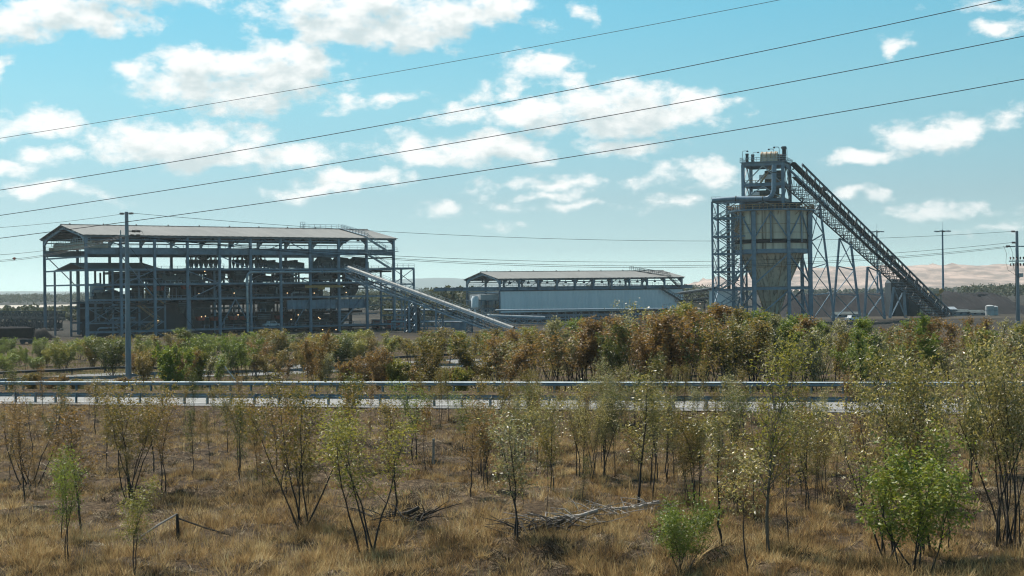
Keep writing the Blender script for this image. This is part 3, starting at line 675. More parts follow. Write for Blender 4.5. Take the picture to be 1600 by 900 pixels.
# big drives at the right top
for k, (x, y) in enumerate(((70, 5), (76, 6), (82, 6.5))):
    t = thing('conveyor_drive', ['left', 'middle', 'right'][k]+' of three dark drive housings on the plant top deck', 'drive unit', W_((x, y, 17.6)), TH1)
    b = MB(); b.bb((-2.6, -1.6, 0), (2.6, 1.6, 2.0)); b.add([(-2.4, -1.5, 2), (2.4, -1.5, 2), (2.4, 1.5, 2), (-2.4, 1.5, 2), (-1.4, -.9, 3.4), (1.8, -.9, 3.1), (1.8, .9, 3.1), (-1.4, .9, 3.4)], [(4, 5, 6, 7)]+[(i, (i+1) % 4, 4+(i+1) % 4, 4+i) for i in range(4)]); b.build('housing', M['machine'], t)
    b = MB(); b.tube([(-1.2, -2.4, 1.1), (-1.2, -1.6, 1.1)], .75, 12); b.tube([(1.3, -2.2, 1), (1.3, -1.6, 1)], .5, 12); b.build('drive_pulley', M['steel_dark'], t)
    b = MB(); b.bb((-2.3, -1.72, .4), (-.2, -1.61, .9)); b.build('guard_panel', M['steel_light'], t)
# red containers / bins and lit lamps on the lower deck
for k, (px, py) in enumerate(((313, 501), (334, 501), (364, 500), (381, 500), (436, 499), (238, 454), (249, 454), (290, 452))):
    l = f1(px, py, 2.4); t = thing('red_skip_bin', 'small faded red steel bin inside the left plant', 'bin', W_(l), TH1, 'red bins in the left plant')
    b = MB(); b.add([(-.9, -.5, 0), (.9, -.5, 0), (.9, .5, 0), (-.9, .5, 0), (-1.2, -.7, 1.1), (1.2, -.7, 1.1), (1.2, .7, 1.1), (-1.2, .7, 1.1)], [(3, 2, 1, 0), (4, 5, 6, 7)]+[(i, (i+1) % 4, 4+(i+1) % 4, 4+i) for i in range(4)]); b.build('tub', M['red'], t)
    b = MB(); b.bb((-1.28, -.78, 1.1), (1.28, -.71, 1.22)); b.bb((-.1, -.74, .1), (.1, -.66, 1.1)); b.build('rim', M['steel_dark'], t)
for k, (px, py) in enumerate(((315, 495), (321, 494), (372, 492), (455, 499), (466, 492), (498, 496), (449, 458), (491, 458), (541, 457), (509, 425), (504, 515), (525, 515), (247, 501), (485, 493), (500, 498), (83, 530), (90, 530), (320, 424), (366, 458), (311, 459))):
    l = f1(px, py, .9); t = thing('bulkhead_lamp', 'small lit orange work lamp fixed inside the left plant', 'lamp', W_(l), TH1, 'lit work lamps in the left plant')
    b = MB(); b.lathe((0, 0, -.12), [(.1, 0), (.15, .08), (.15, .18), (.06, .26)], 8); b.build('glass', M['lamp_lit'], t); b = MB(); b.bb((-.05, 0, .17), (.05, .9, .27)); b.bb((-.2, -.05, .18), (.2, .2, .26)); b.build('bracket', M['steel_dark'], t)
# white utility vehicle on the lower deck
def ute(name, label, loc, rz):
    t = thing(name, label, 'vehicle', loc, rz)
    b = MB(); prof = [(-2.3, .45), (2.3, .45), (2.35, .95), (1.45, 1.1), (.75, 1.75), (-.95, 1.8), (-1.15, 1.1), (-2.3, 1.05)]
    n = len(prof); vs = [(x, -.85, z) for x, z in prof]+[(x, .85, z) for x, z in prof]
    b.add(vs, [tuple(range(n)), tuple(range(2*n-1, n-1, -1))]+[(i+n, (i+1) % n+n, (i+1) % n, i) for i in range(n)]); b.build('body', M['white'], t)
    b = MB()
    for s_ in (-.86, .86): b.add([(-.85, s_, 1.15), (1.05, s_, 1.15), (.65, s_*.995, 1.65), (-.85, s_*.995, 1.68)], [(0, 1, 2, 3), (3, 2, 1, 0)])
    b.beam((1.32, 0, 1.2), (.85, 0, 1.66), 1.4, .04); b.build('window', M['glass'], t)
    for x in (-1.45, 1.45):
        for y in (-.8, .8): b = MB(); b.tube([(x, y-.11, .36), (x, y+.11, .36)], .36, 14); b.build('wheel', M['rubber'], t)
    return t
l = f1(424, 497, 2.6); ute('utility_vehicle', 'small white work vehicle parked on the lower deck of the left plant', W_((l.x, 2.6, 1.52)), TH1)
ute('utility_vehicle', 'white car parked by the conveyor trestles, half hidden by scrub', (105, 440, 0), .6)

# ------------------------------------------------------------------ conveyors
def conveyor(name, label, A, B, wdt=3.4, h0=2.6, h1=None, cover='belt_cover', n=None, frame='steel', rails=True, cw=1.0):
    A = Vector(A); B = Vector(B); h1 = h1 or h0; d = (B-A); L = d.length; d.normalize()
    t = thing(name, label, 'conveyor', (B.x, B.y, 0)); o0 = Vector((B.x, B.y, 0)); A = A-o0; B = B-o0
    sd_ = Vector((-d.y, d.x, 0)).normalized()*wdt/2; n = n or max(4, int(L/3.2)); Z = Vector((0, 0, 1))
    b = MB(); x = MB()
    for q in (-1, 1):
        for hz, ww in ((0, .28), (1, .28)):
            b.beam(A+sd_*q-Z*(hz*h0), B+sd_*q-Z*(hz*h1), ww, .34)
        for i in range(n+1):
            f = i/n; p = A.lerp(B, f)+sd_*q; h = h0+(h1-h0)*f; b.beam(p, p-Z*h, .16)
            if i < n:
                f2 = (i+1)/n; p2 = A.lerp(B, f2)+sd_*q; h2 = h0+(h1-h0)*f2
                if i % 2: b.beam(p, p2-Z*h2, .15)
                else: b.beam(p-Z*h, p2, .15)
    for i in range(n+1):
        f = i/n; p = A.lerp(B, f); h = h0+(h1-h0)*f; b.beam(p-sd_-Z*h, p+sd_-Z*h, .18)
        if i < n: p2 = A.lerp(B, (i+1)/n); hh = h0+(h1-h0)*(i+1)/n; b.beam(p-sd_-Z*h, p2+sd_-Z*hh, .12)
    b.build('truss', M[frame], t)
    # belt with troughed cover
    c = MB(); k = 7; arc = []
    for j in range(k+1):
        a = math.pi*j/k; arc.append((math.cos(a)*.8*cw, math.sin(a)*.55*cw))
    off = sd_.normalized()
    vs = [P0+off*ax+Z*(az_+.12) for P0 in (A, B) for ax, az_ in arc]
    vs += [P0+off*ax*.93+Z*(az_*.93+.10) for P0 in (A, B) for ax, az_ in arc]
    m_ = k+1; fs = [(j, j+1, m_+j+1, m_+j) for j in range(k)]+[(2*m_+j+1, 2*m_+j, 3*m_+j, 3*m_+j+1) for j in range(k)]
    c.add(vs, fs, True); c.build('belt_cover', M[cover], t)
    c = MB(); c.beam(A-Z*.1, B-Z*.1, 1.7, .08); c.beam(A-Z*(h0*.55), B-Z*(h1*.55), 1.5, .06); c.build('belt', M['rubber'], t)
    if rails:
        c = MB(); o = (sd_+sd_.normalized()*.55)/.95
        for q in (-1, 1):
            k = int(L/2.4)
            for i in range(k+1): p = A.lerp(B, i/k)+o*q*.95; c.beam(p-Z*.1, p+Z*1.1, .07)
            for z in (.6, 1.1): c.beam(A+o*q*.95+Z*z, B+o*q*.95+Z*z, .07)
            c.beam(A+o*q*.85-Z*.15, B+o*q*.85-Z*.15, .6, .07)
        c.build('walkway', M['steel_light' if cover == 'belt_cover' else 'steel'], t)
    return t
A = P(545, 419, 388); B = P(803, 514, 366)
cv = conveyor('inclined_conveyor', 'pale covered conveyor sloping from the left plant down to the scrub', A, B, 3.2, 2.5)
def bent(parent, p, q, zt, zb, w_=.4, lv=3):
    o0 = Vector(parent.location); p = Vector(p)-o0; q = Vector(q)-o0; b = MB()
    a0, a1, c0, c1 = Vector((p.x, p.y, zt)), Vector((p.x, p.y, zb)), Vector((q.x, q.y, zt)), Vector((q.x, q.y, zb))
    b.ibeam(a0, a1, w_, w_); b.ibeam(c0, c1, w_, w_)
    for k in range(lv):
        z0 = zb+(zt-zb)*k/lv; z1 = zb+(zt-zb)*(k+1)/lv
        b.beam((p.x, p.y, z0), (q.x, q.y, z1), .15); b.beam((q.x, q.y, z0), (p.x, p.y, z1), .15); b.beam((p.x, p.y, z1), (q.x, q.y, z1), .2)
    b.build('support_bent', M['steel'], parent)
for px, py in ((648, 463), (690, 478), (735, 494)):
    f = (px-545)/(803-545); c = A.lerp(B, f); bent(cv, (c.x-.8, c.y-1.6, 0), (c.x+.8, c.y+1.6, 0), c.z-2.6, -.2, .5)
for px, yt in ((640, 470), (655, 474)):
    c = P(px, yt, 384); bent(cv, (c.x-1.2, c.y-2, 0), (c.x+1.2, c.y+2, 0), c.z, -.2, .5)
b = MB(); c = P(638, 475, 383)-Vector(cv.location); b.bb((c.x-.5, c.y, 0), (c.x+3, c.y+3, c.z-1)); b.build('dark_enclosure', M['steel_dark'], cv)
# second short conveyor end piece
conveyor('feeder_conveyor', 'short grey conveyor running level below the second shed', P(760, 494, 430), P(850, 497, 440), 3, 1.8, cover='concrete', n=6)

# low pipe rack and sheds between the two buildings
def rack(name, label, a, b_, z, hgt, n, m_='steel', cat='pipe rack'):
    a = Vector(a); b_ = Vector(b_); t = thing(name, label, cat, (a.x, a.y, 0)); o0 = Vector((a.x, a.y, 0)); a -= o0; b_ -= o0; m1 = MB()
    for i in range(n+1):
        p = a.lerp(b_, i/n); m1.ibeam((p.x, p.y, -.2), (p.x, p.y, z), .3, .3)
    for zz in (z, z-hgt): m1.ibeam((a.x, a.y, zz), (b_.x, b_.y, zz), .3, .4)
    for i in range(n):
        p, q = a.lerp(b_, i/n), a.lerp(b_, (i+1)/n); m1.beam((p.x, p.y, z-hgt if i % 2 else z), (q.x, q.y, z if i % 2 else z-hgt), .14)
    m1.build('frame', M[m_], t); m1 = MB(); nn = Vector((-(b_-a).y, (b_-a).x, 0)).normalized()
    for k, r in enumerate((.25, .18, .3)): m1.tube([a+nn*(k*.6-.5)+Vector((0, 0, z+r+.22)), b_+nn*(k*.6-.5)+Vector((0, 0, z+r+.22))], r, 8)
    m1.build('pipe', M['steel_light'], t); return t
rack('pipe_rack', 'low steel pipe rack beneath the sloping conveyor', P(612, 520, 400), P(752, 520, 400), 2.6, 1.6, 10)
rack('pipe_rack', 'long pipe rack running in front of the second shed', P(775, 500, 455), P(1060, 497, 470), 2.6, 1.2, 18)
rack('pipe_rack', 'cluttered pipe rack behind the sloping conveyor', P(600, 505, 440), P(735, 505, 440), 3.6, 2.2, 9, 'machine')
for k, (px, D, c_, w_, h_) in enumerate(((628, 430, 'red', 4, 2.6), (612, 415, 'red', 3.5, 2.6), (700, 436, 'cream', 5, 2.4), (664, 442, 'tan', 6, 2.8), (724, 450, 'concrete', 5, 3), (715, 395, 'steel', 5, 2.2), (588, 420, 'red', 3, 2.6))):
    c = P(px, 500, D); t = thing('site_container', ['rust red container beyond the right end of the left plant', 'small red container nearest the plant annex', 'cream site container seen under the sloping conveyor', 'long tan container behind the pipe rack', 'grey site hut right of the tan container', 'low steel blue hut under the conveyor foot', 'rust red container inside the right end bay of the plant'][k], 'container', (c.x, c.y, zg(c.x, c.y)), .3+.2*k)
    b = MB(); b.bb((-w_/2, -1.2, .15), (w_/2, 1.2, h_))
    for i in range(int(w_/.5)): b.bb((-w_/2+.1+i*.5, -1.27, .3), (-w_/2+.3+i*.5, -1.2, h_-.15))
    b.build('body', M[c_], t); b = MB(); b.bb((-w_/2-.1, -1.35, h_), (w_/2+.1, 1.35, h_+.12)); b.bb((-w_/2-.05, -1.3, 0), (w_/2+.05, 1.3, .15)); b.build('roof', M['steel_dark'], t)

# ------------------------------------------------------------------ second shed
TH2 = R(25); D2 = 480.0; O2 = (P(781, 450, D2).x, D2); L2, W2 = 71.7, 28.0
shed2 = shed('cladded_shed', 'long pale blue clad shed with open upper storey and gable roof in the centre distance', O2, TH2, L2, W2, 10, 14.8, 17.1, 11.2, run_ext=(13, 5), colw=.6, levels=(), gable_levels=(3.2,), runh=1.1)
def W2_(l): c, s_ = math.cos(TH2), math.sin(TH2); return Vector((O2[0]+l[0]*c-l[1]*s_, O2[1]+l[0]*s_+l[1]*c, l[2]))
b = MB(); n = 120
vs = []
for i in range(n+1):
    x = L2*i/n; y = -.5-(.10 if i % 2 else 0)
    vs += [(x, y, 3.2), (x, y, 10.4), (x, y+.08, 3.2), (x, y+.08, 10.4)]
fs = []
for i in range(n): a = i*4; fs += [(a, a+4, a+5, a+1), (a+2, a+3, a+7, a+6), (a, a+2, a+6, a+4), (a+1, a+5, a+7, a+3)]
b.add(vs, fs); b.build('side_cladding', M['cladding'], shed2)
b = MB(); b.bb((L2+.4, -.3, 3.2), (L2+.5, W2+.3, 10.4)); b.bb((0, W2+.4, 3.2), (L2, W2+.5, 10.4)); b.build('end_cladding', M['cladding'], shed2)
b = MB(); b.bb((-.2, -.75, 10.4), (L2+.2, -.35, 10.7)); b.bb((-.2, -.72, 2.95), (L2+.2, -.38, 3.2)); b.build('cladding_trim', M['steel_dark'], shed2)
b = MB(); b.bb((1, 4, 0), (L2-1, 4.3, 3)); b.bb((0, 1, 3.0), (L2, W2-1, 3.15)); b.build('dark_base_wall', M['steel_dark'], shed2)
b = MB()
for i in range(24):
    x = i*3.1; b.ibeam((x, .2, -.2), (x, .2, 3.1), .25, .25); b.beam((x, .2, .2 if i % 2 else 3), (x+3.1, .2, 3 if i % 2 else .2), .15)
b.beam((0, .1, 1.6), (L2, .1, 1.6), .25); b.build('base_frame', M['steel'], shed2)
for x, z0, z1 in ((5, 12, 14.4), (15, 12, 14.4), (25, 12, 14.4), (47, 12, 14.4), (57, 12, 14.4)):
    b = MB(); b.beam((x, W2, z0), (x+4, W2, z1), .2); b.build('brace', M['steel'], shed2)
b = MB(); a0, a1 = Vector((60, 14, 17.4)), Vector((66, 0, 15.2)); b.rail(a0, a1, 1.1, 1.8, .05); b.rail(a0+Vector((1.1, .4, 0)), a1+Vector((1.1, .4, 0)), 1.1, 1.8, .05); b.beam(a0+Vector((.5, 0, 0)), a1+Vector((.5, 0, 0)), 1.1, .1); b.rail((58.4, 14, 17.3), (60, 14, 17.3), 1.5, .8, .05)
b.stair((65.5, -1.2, 14.8), (70, -1.2, 11), 1.0); b.stair((62, -1.4, 10.8), (70.5, -1.4, 6.2), 1.0); b.bb((69, -2, 6), (72.5, -.9, 6.12)); b.build('staircase', M['steel_dark'], shed2)
lamp1 = lamp_proto('dark high bay lamp hanging under the roof of the central clad shed', 'high bay lamps of the clad shed')
k = 0
for i in range(10):
    for dx, y in ((1.8, 3), (5.0, 3), (3.4, 22)):
        if i == 9 and dx > 4: continue
        o = lamp1 if k == 0 else copy_tree(lamp1); k += 1
        o.location = W2_((i*7.17+dx, y, 17.1-abs(y-14)*.164-.75)); o.rotation_euler = (0, 0, TH2)
# machinery in the open left bay of the shed
t = thing('washing_machine_frame', 'pale dusty process frame with stairs standing in the open left end of the clad shed', 'process frame', W2_((-6, 2, 0)), TH2); b = MB()
for x in (0, 4, 8, 12):
    for y in (0, 6, 12): b.ibeam((x, y, -.2), (x, y, 7.6), .3, .3)
for z in (2.2, 4.6, 7.4):
    for y in (0, 6, 12): b.ibeam((0, y, z), (12, y, z), .25, .3)
    for x in (0, 4, 8, 12): b.ibeam((x, 0, z), (x, 12, z), .25, .3)
for k in range(3): b.beam((k*4, 0, 2.2), (k*4+4, 0, 4.6), .13); b.beam((k*4+4, 0, 2.2), (k*4, 0, 4.6), .13)
b.build('frame', M['steel'], t)
b = MB(); b.bb((-.4, -.4, 7.6), (6, 9, 9.4)); b.bb((6.2, -.2, 7.6), (12, 9, 8.6)); b.build('tank', M['concrete'], t)
b = MB(); b.stair((5, -.9, 4.7), (9, -.9, 7.4), .9); b.stair((8, -.9, 4.6), (3.5, -.9, 2.2), .9); b.rail((0, -.4, 2.3), (12, -.4, 2.3), 1.1, 1.5, .06); b.rail((0, -.4, 4.7), (12, -.4, 4.7), 1.1, 1.5, .05); b.build('stair', M['rail_brown'], t)
b = MB(); b.lathe((-1.6, 1.5, 4.5), [(.3, 0), (1.3, .6), (1.4, 3.4), (.9, 4.4)], 14); b.tube([(-1.6, 1.5, 5), (-1.9, 1.4, 2), (-1.6, 1.5, .5)], .3, 8); b.build('cyclone', M['white'], t)
# link conveyor and concrete bunker left of the silo
conveyor('link_conveyor', 'dark level conveyor linking the clad shed to the silo', P(1062, 459, 480), P(1118, 451, 450), 3.5, 2.6, cover='steel_dark', n=6, frame='steel_dark', rails=False)
c = P(1100, 450, 440)
t = thing('concrete_bunker', 'pale grey concrete block building at the foot of the silo stair tower', 'bunker', (P(1118, 450, 436).x, 436, 0), R(-24))
b = MB(); b.bb((-2, 0, 0), (5, 7, 9.8)); b.build('wall', M['cladding'], t); b = MB(); b.bb((-2.2, -.2, 9.8), (5.2, 7.2, 10.1)); b.build('roof_slab', M['concrete'], t)
t = thing('transfer_station', 'cream walled transfer station under the link conveyor beside the concrete block', 'building', (P(1080, 450, 455).x, 455, 0), .1)
b = MB(); b.bb((-3.5, 1, 0), (4.6, 6, 6)); b.build('wall', M['cream'], t); b = MB()
for x in (-3.5, .5, 4.4): b.ibeam((x, .6, 0), (x, .6, 7), .4, .4)
b.ibeam((-3.6, .6, 6.8), (4.6, .6, 6.8), .4, .5); b.bb((-3.8, .4, 6.05), (4.8, 6.2, 6.25)); b.build('frame', M['steel_dark'], t)

# ------------------------------------------------------------------ silo
SD = 422.0; sc_ = P(1206, 450, SD+9); SX, SY = sc_.x, sc_.y
def zs(py, px=1218, D=SD+9): return P(px, py, D).z
silo = thing('loadout_silo', 'stained cream coal silo with conical hopper held in a blue steel frame', 'silo', (SX, SY, 0), 0)
zt, zr1, zr0 = zs(331), zs(380), zs(395); zc1 = zs(441); zc0 = zs(496)
b = MB(); b.lathe((0, 0, 0), [(11.0, zr0+.4), (11.0, zt)], 48); b.build('shell', M['silo'], silo)
b = MB(); b.lathe((0, 0, 0), [(1.7, zc0), (4.7, zc1-2.0), (5.5, zc1+.2), (9.6, zr0+.35)], 40); b.build('cone', M['silo'], silo)
b = MB()
for z_, r_ in ((zc1-1.4, 5.1), (zc1-6, 3.5), (zc1+4.5, 7.75), (zr0+.1, 9.9)): b.lathe((0, 0, z_), [(r_, 0), (r_, .22)], 40)
for z_ in (zs(352), zs(365)): b.lathe((0, 0, z_), [(11.1, 0), (11.1, .14)], 48)
for k in range(12):
    a = k*math.pi/6+.2; b.beam((1.8*math.cos(a), 1.8*math.sin(a), zc0), (5.4*math.cos(a), 5.4*math.sin(a), zc1), .14); b.beam((5.7*math.cos(a), 5.7*math.sin(a), zc1+.3), (9.7*math.cos(a), 9.7*math.sin(a), zr0+.3), .14)
b.build('cone_rib', M['rail_brown'], silo)
b = MB(); b.lathe((0, 0, zr1), [(11.3, -.2), (11.4, .9), (11.0, 1.05)], 48, False); b.build('black_band', M['black'], silo)
b = MB(); b.lathe((0, 0, zr0), [(11.2, -.3), (11.3, -.2), (11.3, .9), (11.0, 1.0)], 48, False); b.build('ring_girder', M['steel'], silo)
colp = []
for k in range(7):
    a = R(-90+15+360/7*k); colp.append((11.7*math.cos(a), 11.7*math.sin(a))); wdt = 1.15 if k in (1, 6) else .95
    b = MB(); b.ibeam((colp[k][0], colp[k][1], -.3), (colp[k][0], colp[k][1], zt-.2), wdt, wdt); b.build('column', M['steel'], silo)
zb1 = zs(450)
for k in range(7):
    p, q = Vector((*colp[k], 0)), Vector((*colp[(k+1) % 7], 0)); Z = Vector((0, 0, 1))
    b = MB(); b.ibeam(p+Z*zb1, q+Z*zb1, .6, .9); b.ibeam(p+Z*zr0, q+Z*zr0, .4, .7); b.build('ring_beam', M['steel'], silo)
    e = 1 if k in (0, 2, 4) else 0; s0, s1 = (p, q) if e else (q, p)
    b = MB(); b.beam(s0+Z*(zr0-.5), s1+Z*(zb1+1.2), .42); b.beam(s0+Z*(zb1-.6), s1+Z*1.0, .4); b.build('brace', M['steel'], silo)
    b = MB(); mq = p.lerp(q, .5)*1.09; b.beam(mq+Z*(zt-.5), p*1.0+Z*(zr1+1), .32); b.beam(mq+Z*(zt-.5), q+Z*(zr1+1), .32); b.beam(mq+Z*(zt-.3), mq+Z*(zr1), .35); b.build('shell_brace', M['steel'], silo)
b = MB(); b.lathe((0, 0, zt), [(13.0, 0), (13.0, .35)], 48); b.build('top_deck', M['steel'], silo)
b = MB()
for k in range(36):
    a0, a1 = k*math.pi/18, (k+1)*math.pi/18; p = Vector((12.85*math.cos(a0), 12.85*math.sin(a0), zt+.35)); q = Vector((12.85*math.cos(a1), 12.85*math.sin(a1), zt+.35)); b.rail(p, q, 1.4, 1.3, .10)
    if k % 3 == 0: b.beam((p.x, p.y, zt-.1), (p.x*.86, p.y*.86, zt-1.3), .14)
b.bb((-6, -8.5, zt+.5), (5, -7, zt+1.4)); b.bb((-9, -3, zt+.5), (-6, 2, zt+1.6)); b.build('deck_handrail', M['rail_brown'], silo)
# black clutter under the head house
b = MB(); b.lathe((0, 0, zt+.35), [(10.5, 0), (10, .8), (5, 1.8)], 24); b.bb((-7, -9, .4+zt), (-2, -5, 2.1+zt)); b.bb((0, -9.5, .4+zt), (6, -6, 1.6+zt)); b.bb((-9, -4, zt+.4), (8, 4, zt+2.4)); b.tube([(-8, -6, zt+2.2), (8, -7, zt+2.0)], .5, 8); b.build('silo_roof', M['steel_dark'], silo)
TT = R(-20)
tw = thing('head_house_tower', 'blue steel head house frame with machinery on top of the silo', 'tower', (P(1163, 450, 426).x, 426, 0), TT)
tw_l = 11.9; tw_w = 13.0; zA, zB, zC = P(1200, 256, 424).z, P(1200, 288, 424).z, P(1200, 312, 424).z
for x in (0, tw_l):
    for y in (0, tw_w): b = MB(); b.ibeam((x, y, zt+.3), (x, y, zA), .9, .9); b.build('column', M['steel'], tw)
b = MB()
for z_, h_ in ((zA, 1.1), (zB, .95), (zC, .9)):
    for y in (0, tw_w): b.ibeam((-.4, y, z_), (tw_l+.4, y, z_), .5, h_)
    for x in (0, tw_l): b.ibeam((x, -.4, z_), (x, tw_w+.4, z_), .5, h_)
b.build('girder', M['steel'], tw)
b = MB(); b.bb((-.8, -.8, zA+.5), (tw_l+.9, tw_w+.8, zA+.65)); b.build('top_deck', M['steel'], tw)
b = MB()
for z0, z1 in ((zB, zA), (zC, zB), (zt, zC)):
    for y in (0, tw_w):
        b.beam((.2, y, z0), (tw_l*.5, y, z1-.5), .3); b.beam((tw_l-.4, y, z0+.3), (tw_l*.5, y, z1-.5), .3)
    for x in (0, tw_l): b.beam((x, .2, z0), (x, tw_w*.5, z1-.4), .28); b.beam((x, tw_w, z0), (x, tw_w*.5, z1-.4), .28)
b.build('brace', M['steel_light'], tw)
b = MB(); b.bb((1, 2, zB), (tw_l-.6, tw_w-1, zB+.15)); b.bb((1, 1, zC), (tw_l-.6, tw_w-1, zC+.15)); b.build('floor', M['steel_dark'], tw)
b = MB(); b.bb((5.6, 5, zB+.2), (10.6, 10, zB+4.4)); b.tube([(7, 3.5, zB+2.4), (11, 3.5, zB+2.4)], 1.2, 12); b.bb((2.6, 3, zC+.3), (8.5, 10, zC+3)); b.lathe((8, 5, zC+.2), [(.8, 0), (2, 1.4), (2, 3.6)], 12); b.lathe((4.5, 4.5, zt+.5), [(2.5, 0), (1.4, 1.8), (1.4, 3)], 12); b.build('machinery', M['machine'], tw)
b = MB(); b.bb((4.6, 1.5, zB+1.7), (8.2, 2.2, zB+3)); b.bb((2.2, 1.3, zC+1), (4.6, 1.8, zC+2.5)); b.build('white_cabinet', M['white'], tw)
b = MB(); b.stair((5, .9, zB+.4), (9, .9, zA-.2), 1); b.rail((.5, .4, zB+.2), (tw_l-.5, .4, zB+.2), 1.1, 1.5, .07); b.rail((.5, .4, zC+.2), (tw_l-.5, .4, zC+.2), 1.1, 1.3, .08)
for y in (2, 4): b.rail((1, y, zC+.2), (tw_l-.5, y, zC+.2), 1.3, 1.3, .08)
b.build('inner_stair', M['rail_brown'], tw)
b = MB()
for p, q in (((-.7, -.7), (tw_l+.8, -.7)), ((-.7, tw_w+.7), (tw_l+.8, tw_w+.7)), ((-.7, -.7), (-.7, tw_w+.7)), ((tw_l+.8, -.7), (tw_l+.8, tw_w+.7))): b.rail((*p, zA+.65), (*q, zA+.65), 1.25, 1.7, .06)
b.build('handrail', M['steel_light'], tw)
def TW(l): c, s_ = math.cos(TT), math.sin(TT); o_ = tw.location; return Vector((o_.x+l[0]*c-l[1]*s_, o_.y+l[0]*s_+l[1]*c, l[2]))
t = thing('drive_housing', 'cream ribbed drive housing on top of the head house', 'machine', TW((7.6, 2.2, zA+.65)), TT)
b = MB(); b.bb((-2.6, -1.4, 0), (2.6, 1.4, 1.1)); b.tube([(-2.5, 0, 1.7), (2.5, 0, 1.7)], 1.35, 16); b.build('casing', M['cream'], t)
b = MB()
for x in (-2.1, -.75, .6, 1.95): b.tube([(x-.12, 0, 1.7), (x+.12, 0, 1.7)], 1.5, 16)
b.build('rib', M['rail_brown'], t)
b = MB(); b.tube([(2.7, 0, 1.6), (4.2, 0, 1.6)], .7, 12); b.bb((2.8, -.8, 0), (4.4, .8, .9)); b.build('motor', M['steel_dark'], t)
for k, (x, y, hh, lab) in enumerate(((1.3, 0, 2.6, 'squat black motor at the left edge of the head house roof'), (3.0, 0, 2.3, 'short black vent second from the left on the head house roof'), (12.1, 1.5, 4.4, 'tall black exhaust stack at the right edge of the head house roof'))):
    t = thing('exhaust_stack', lab, 'stack', TW((x, y, zA+.65)), TT); b = MB(); r = .45 if k < 2 else .6; b.lathe((0, 0, 0), [(r*1.3, 0), (r*1.3, .2), (r, .25), (r, hh*.8), (r*1.2, hh*.82), (r*1.1, hh)], 12); b.build('body', M['steel_dark'], t)
    b = MB(); b.lathe((0, 0, hh*.4), [(r*1.25, 0), (r*1.25, .2)], 12); b.build('collar', M['steel'], t)
def hook_lamp(loc, rz, label, group, h=3.2):
    t = thing('hooked_lamp', label, 'lamp', loc, rz, group); b = MB(); b.tube([(0, 0, 0), (0, 0, h-.4), (-.15, 0, h-.1), (-.45, 0, h), (-1.3, 0, h)], .08, 6); b.build('pole', M['steel_light'], t)
    b = MB(); b.lathe((-1.5, 0, h-.32), [(.3, 0), (.32, .2), (.18, .42)], 8); b.build('lamp_head', M['steel_dark'], t); return t
l0 = hook_lamp(TW((0, -.6, zA+.65)), R(170), 'hooked grey lamp pole on the head house roof', 'lamps on the head house roof', 3.4)
for k, (x, y, rz_) in enumerate(((3.2, -.6, 170), (8.4, 7, 10), (9.2, .6, 0), (11, -.6, 0), (12.4, 5, 0))):
    o = copy_tree(l0); o.location = TW((x, y, zA+.65)); o.rotation_euler = (0, 0, R(rz_)); o.scale = (1, 1, .85+.12*k)
# duct from the head house to the stair tower
t = thing('dust_duct', 'thick blue duct bending from the head house down to the top of the stair tower', 'duct', (P(1114, 450, 426).x, 424, 0), 0)
o0 = Vector(t.location)
pts = [P(1113, 313, 424.5), P(1150, 310.5, 422.5), P(1192, 310.5, 420), P(1200, 309.5, 419.6), P(1206, 305, 419.4), P(1209, 297, 419.4), P(1209.5, 270, 419.4), P(1209.5, 258, 419.6)]
b = MB(); b.tube([p-o0 for p in pts], .72, 10); b.build('pipe', M['steel'], t)
for i in (1, 2, 6):
    d = (pts[i+1]-pts[i]).normalized(); b = MB(); b.tube([pts[i]-o0-d*.15, pts[i]-o0+d*.15], .85, 10); b.build('flange', M['steel_dark'], t)
# stair tower
st = thing('stair_tower', 'tall cross braced blue steel stair tower on the left of the silo', 'tower', (P(1114, 450, 428).x, 428, 0), TT)
lv = [P(1114, y, 428).z for y in (480, 453, 425, 397, 370, 341, 315)]; sl_, sw_ = 8.6, 8.5
for x, y, w_ in ((0, 0, .55), (0, sw_, .55), (sl_, 0, .55), (sl_, sw_, .55)): b = MB(); b.ibeam((x, y, -.3), (x, y, lv[-1]), w_, w_); b.build('column', M['steel'], st)
b = MB()
for z_ in lv:
    for y in (0, sw_): b.ibeam((0, y, z_), (sl_+3, y, z_), .35, .5)
    for x in (0, sl_): b.ibeam((x, 0, z_), (x, sw_, z_), .35, .5)
b.build('girder', M['steel'], st)
b = MB(); zz = [0]+lv
for z0, z1 in zip(zz, zz[1:]):
    for y in (0, sw_): b.beam((.2, y, z0), (sl_-.2, y, z1), .22); b.beam((sl_-.2, y, z0), (.2, y, z1), .22)
    for x in (0, sl_): b.beam((x, .2, z0), (x, sw_-.2, z1), .18); b.beam((x, sw_-.2, z0), (x, .2, z1), .18)
b.build('cross_brace', M['steel'], st)
b = MB()
for i, (z0, z1) in enumerate(zip(zz, zz[1:])):
    zm = (z0+z1)/2; b.stair((1.5, 3, z0), (6.8, 3, zm), 1.0); b.stair((6.8, 5, zm), (1.5, 5, z1), 1.0); b.bb((6.8, 2.4, zm-.1), (8, 5.6, zm)); b.bb((.3, 2.4, z1-.1), (1.5, 5.6, z1)); b.rail((.3, 2.4, z1), (1.5, 2.4, z1), 1.1, 1.2, .05); b.rail((-.3, .3, z1+.3), (2.5, .3, z1+.3), 1.1, 1.2, .05)
b.build('stair', M['steel_light'], st)
b = MB(); b.stair((sl_+1.0, 2, zt-12), (sl_-2, 2, zt-6), 1.2); b.stair((sl_-2, 1.0, zt-6), (sl_+2, 1.0, zt+.4), 1.2)
for z_ in (zt-12, zt-6, zt-2): b.rail((sl_-1, .6, z_), (sl_+4, .6, z_), 1.1, 1.2, .08)
b.build('silo_access', M['rail_brown'], st)
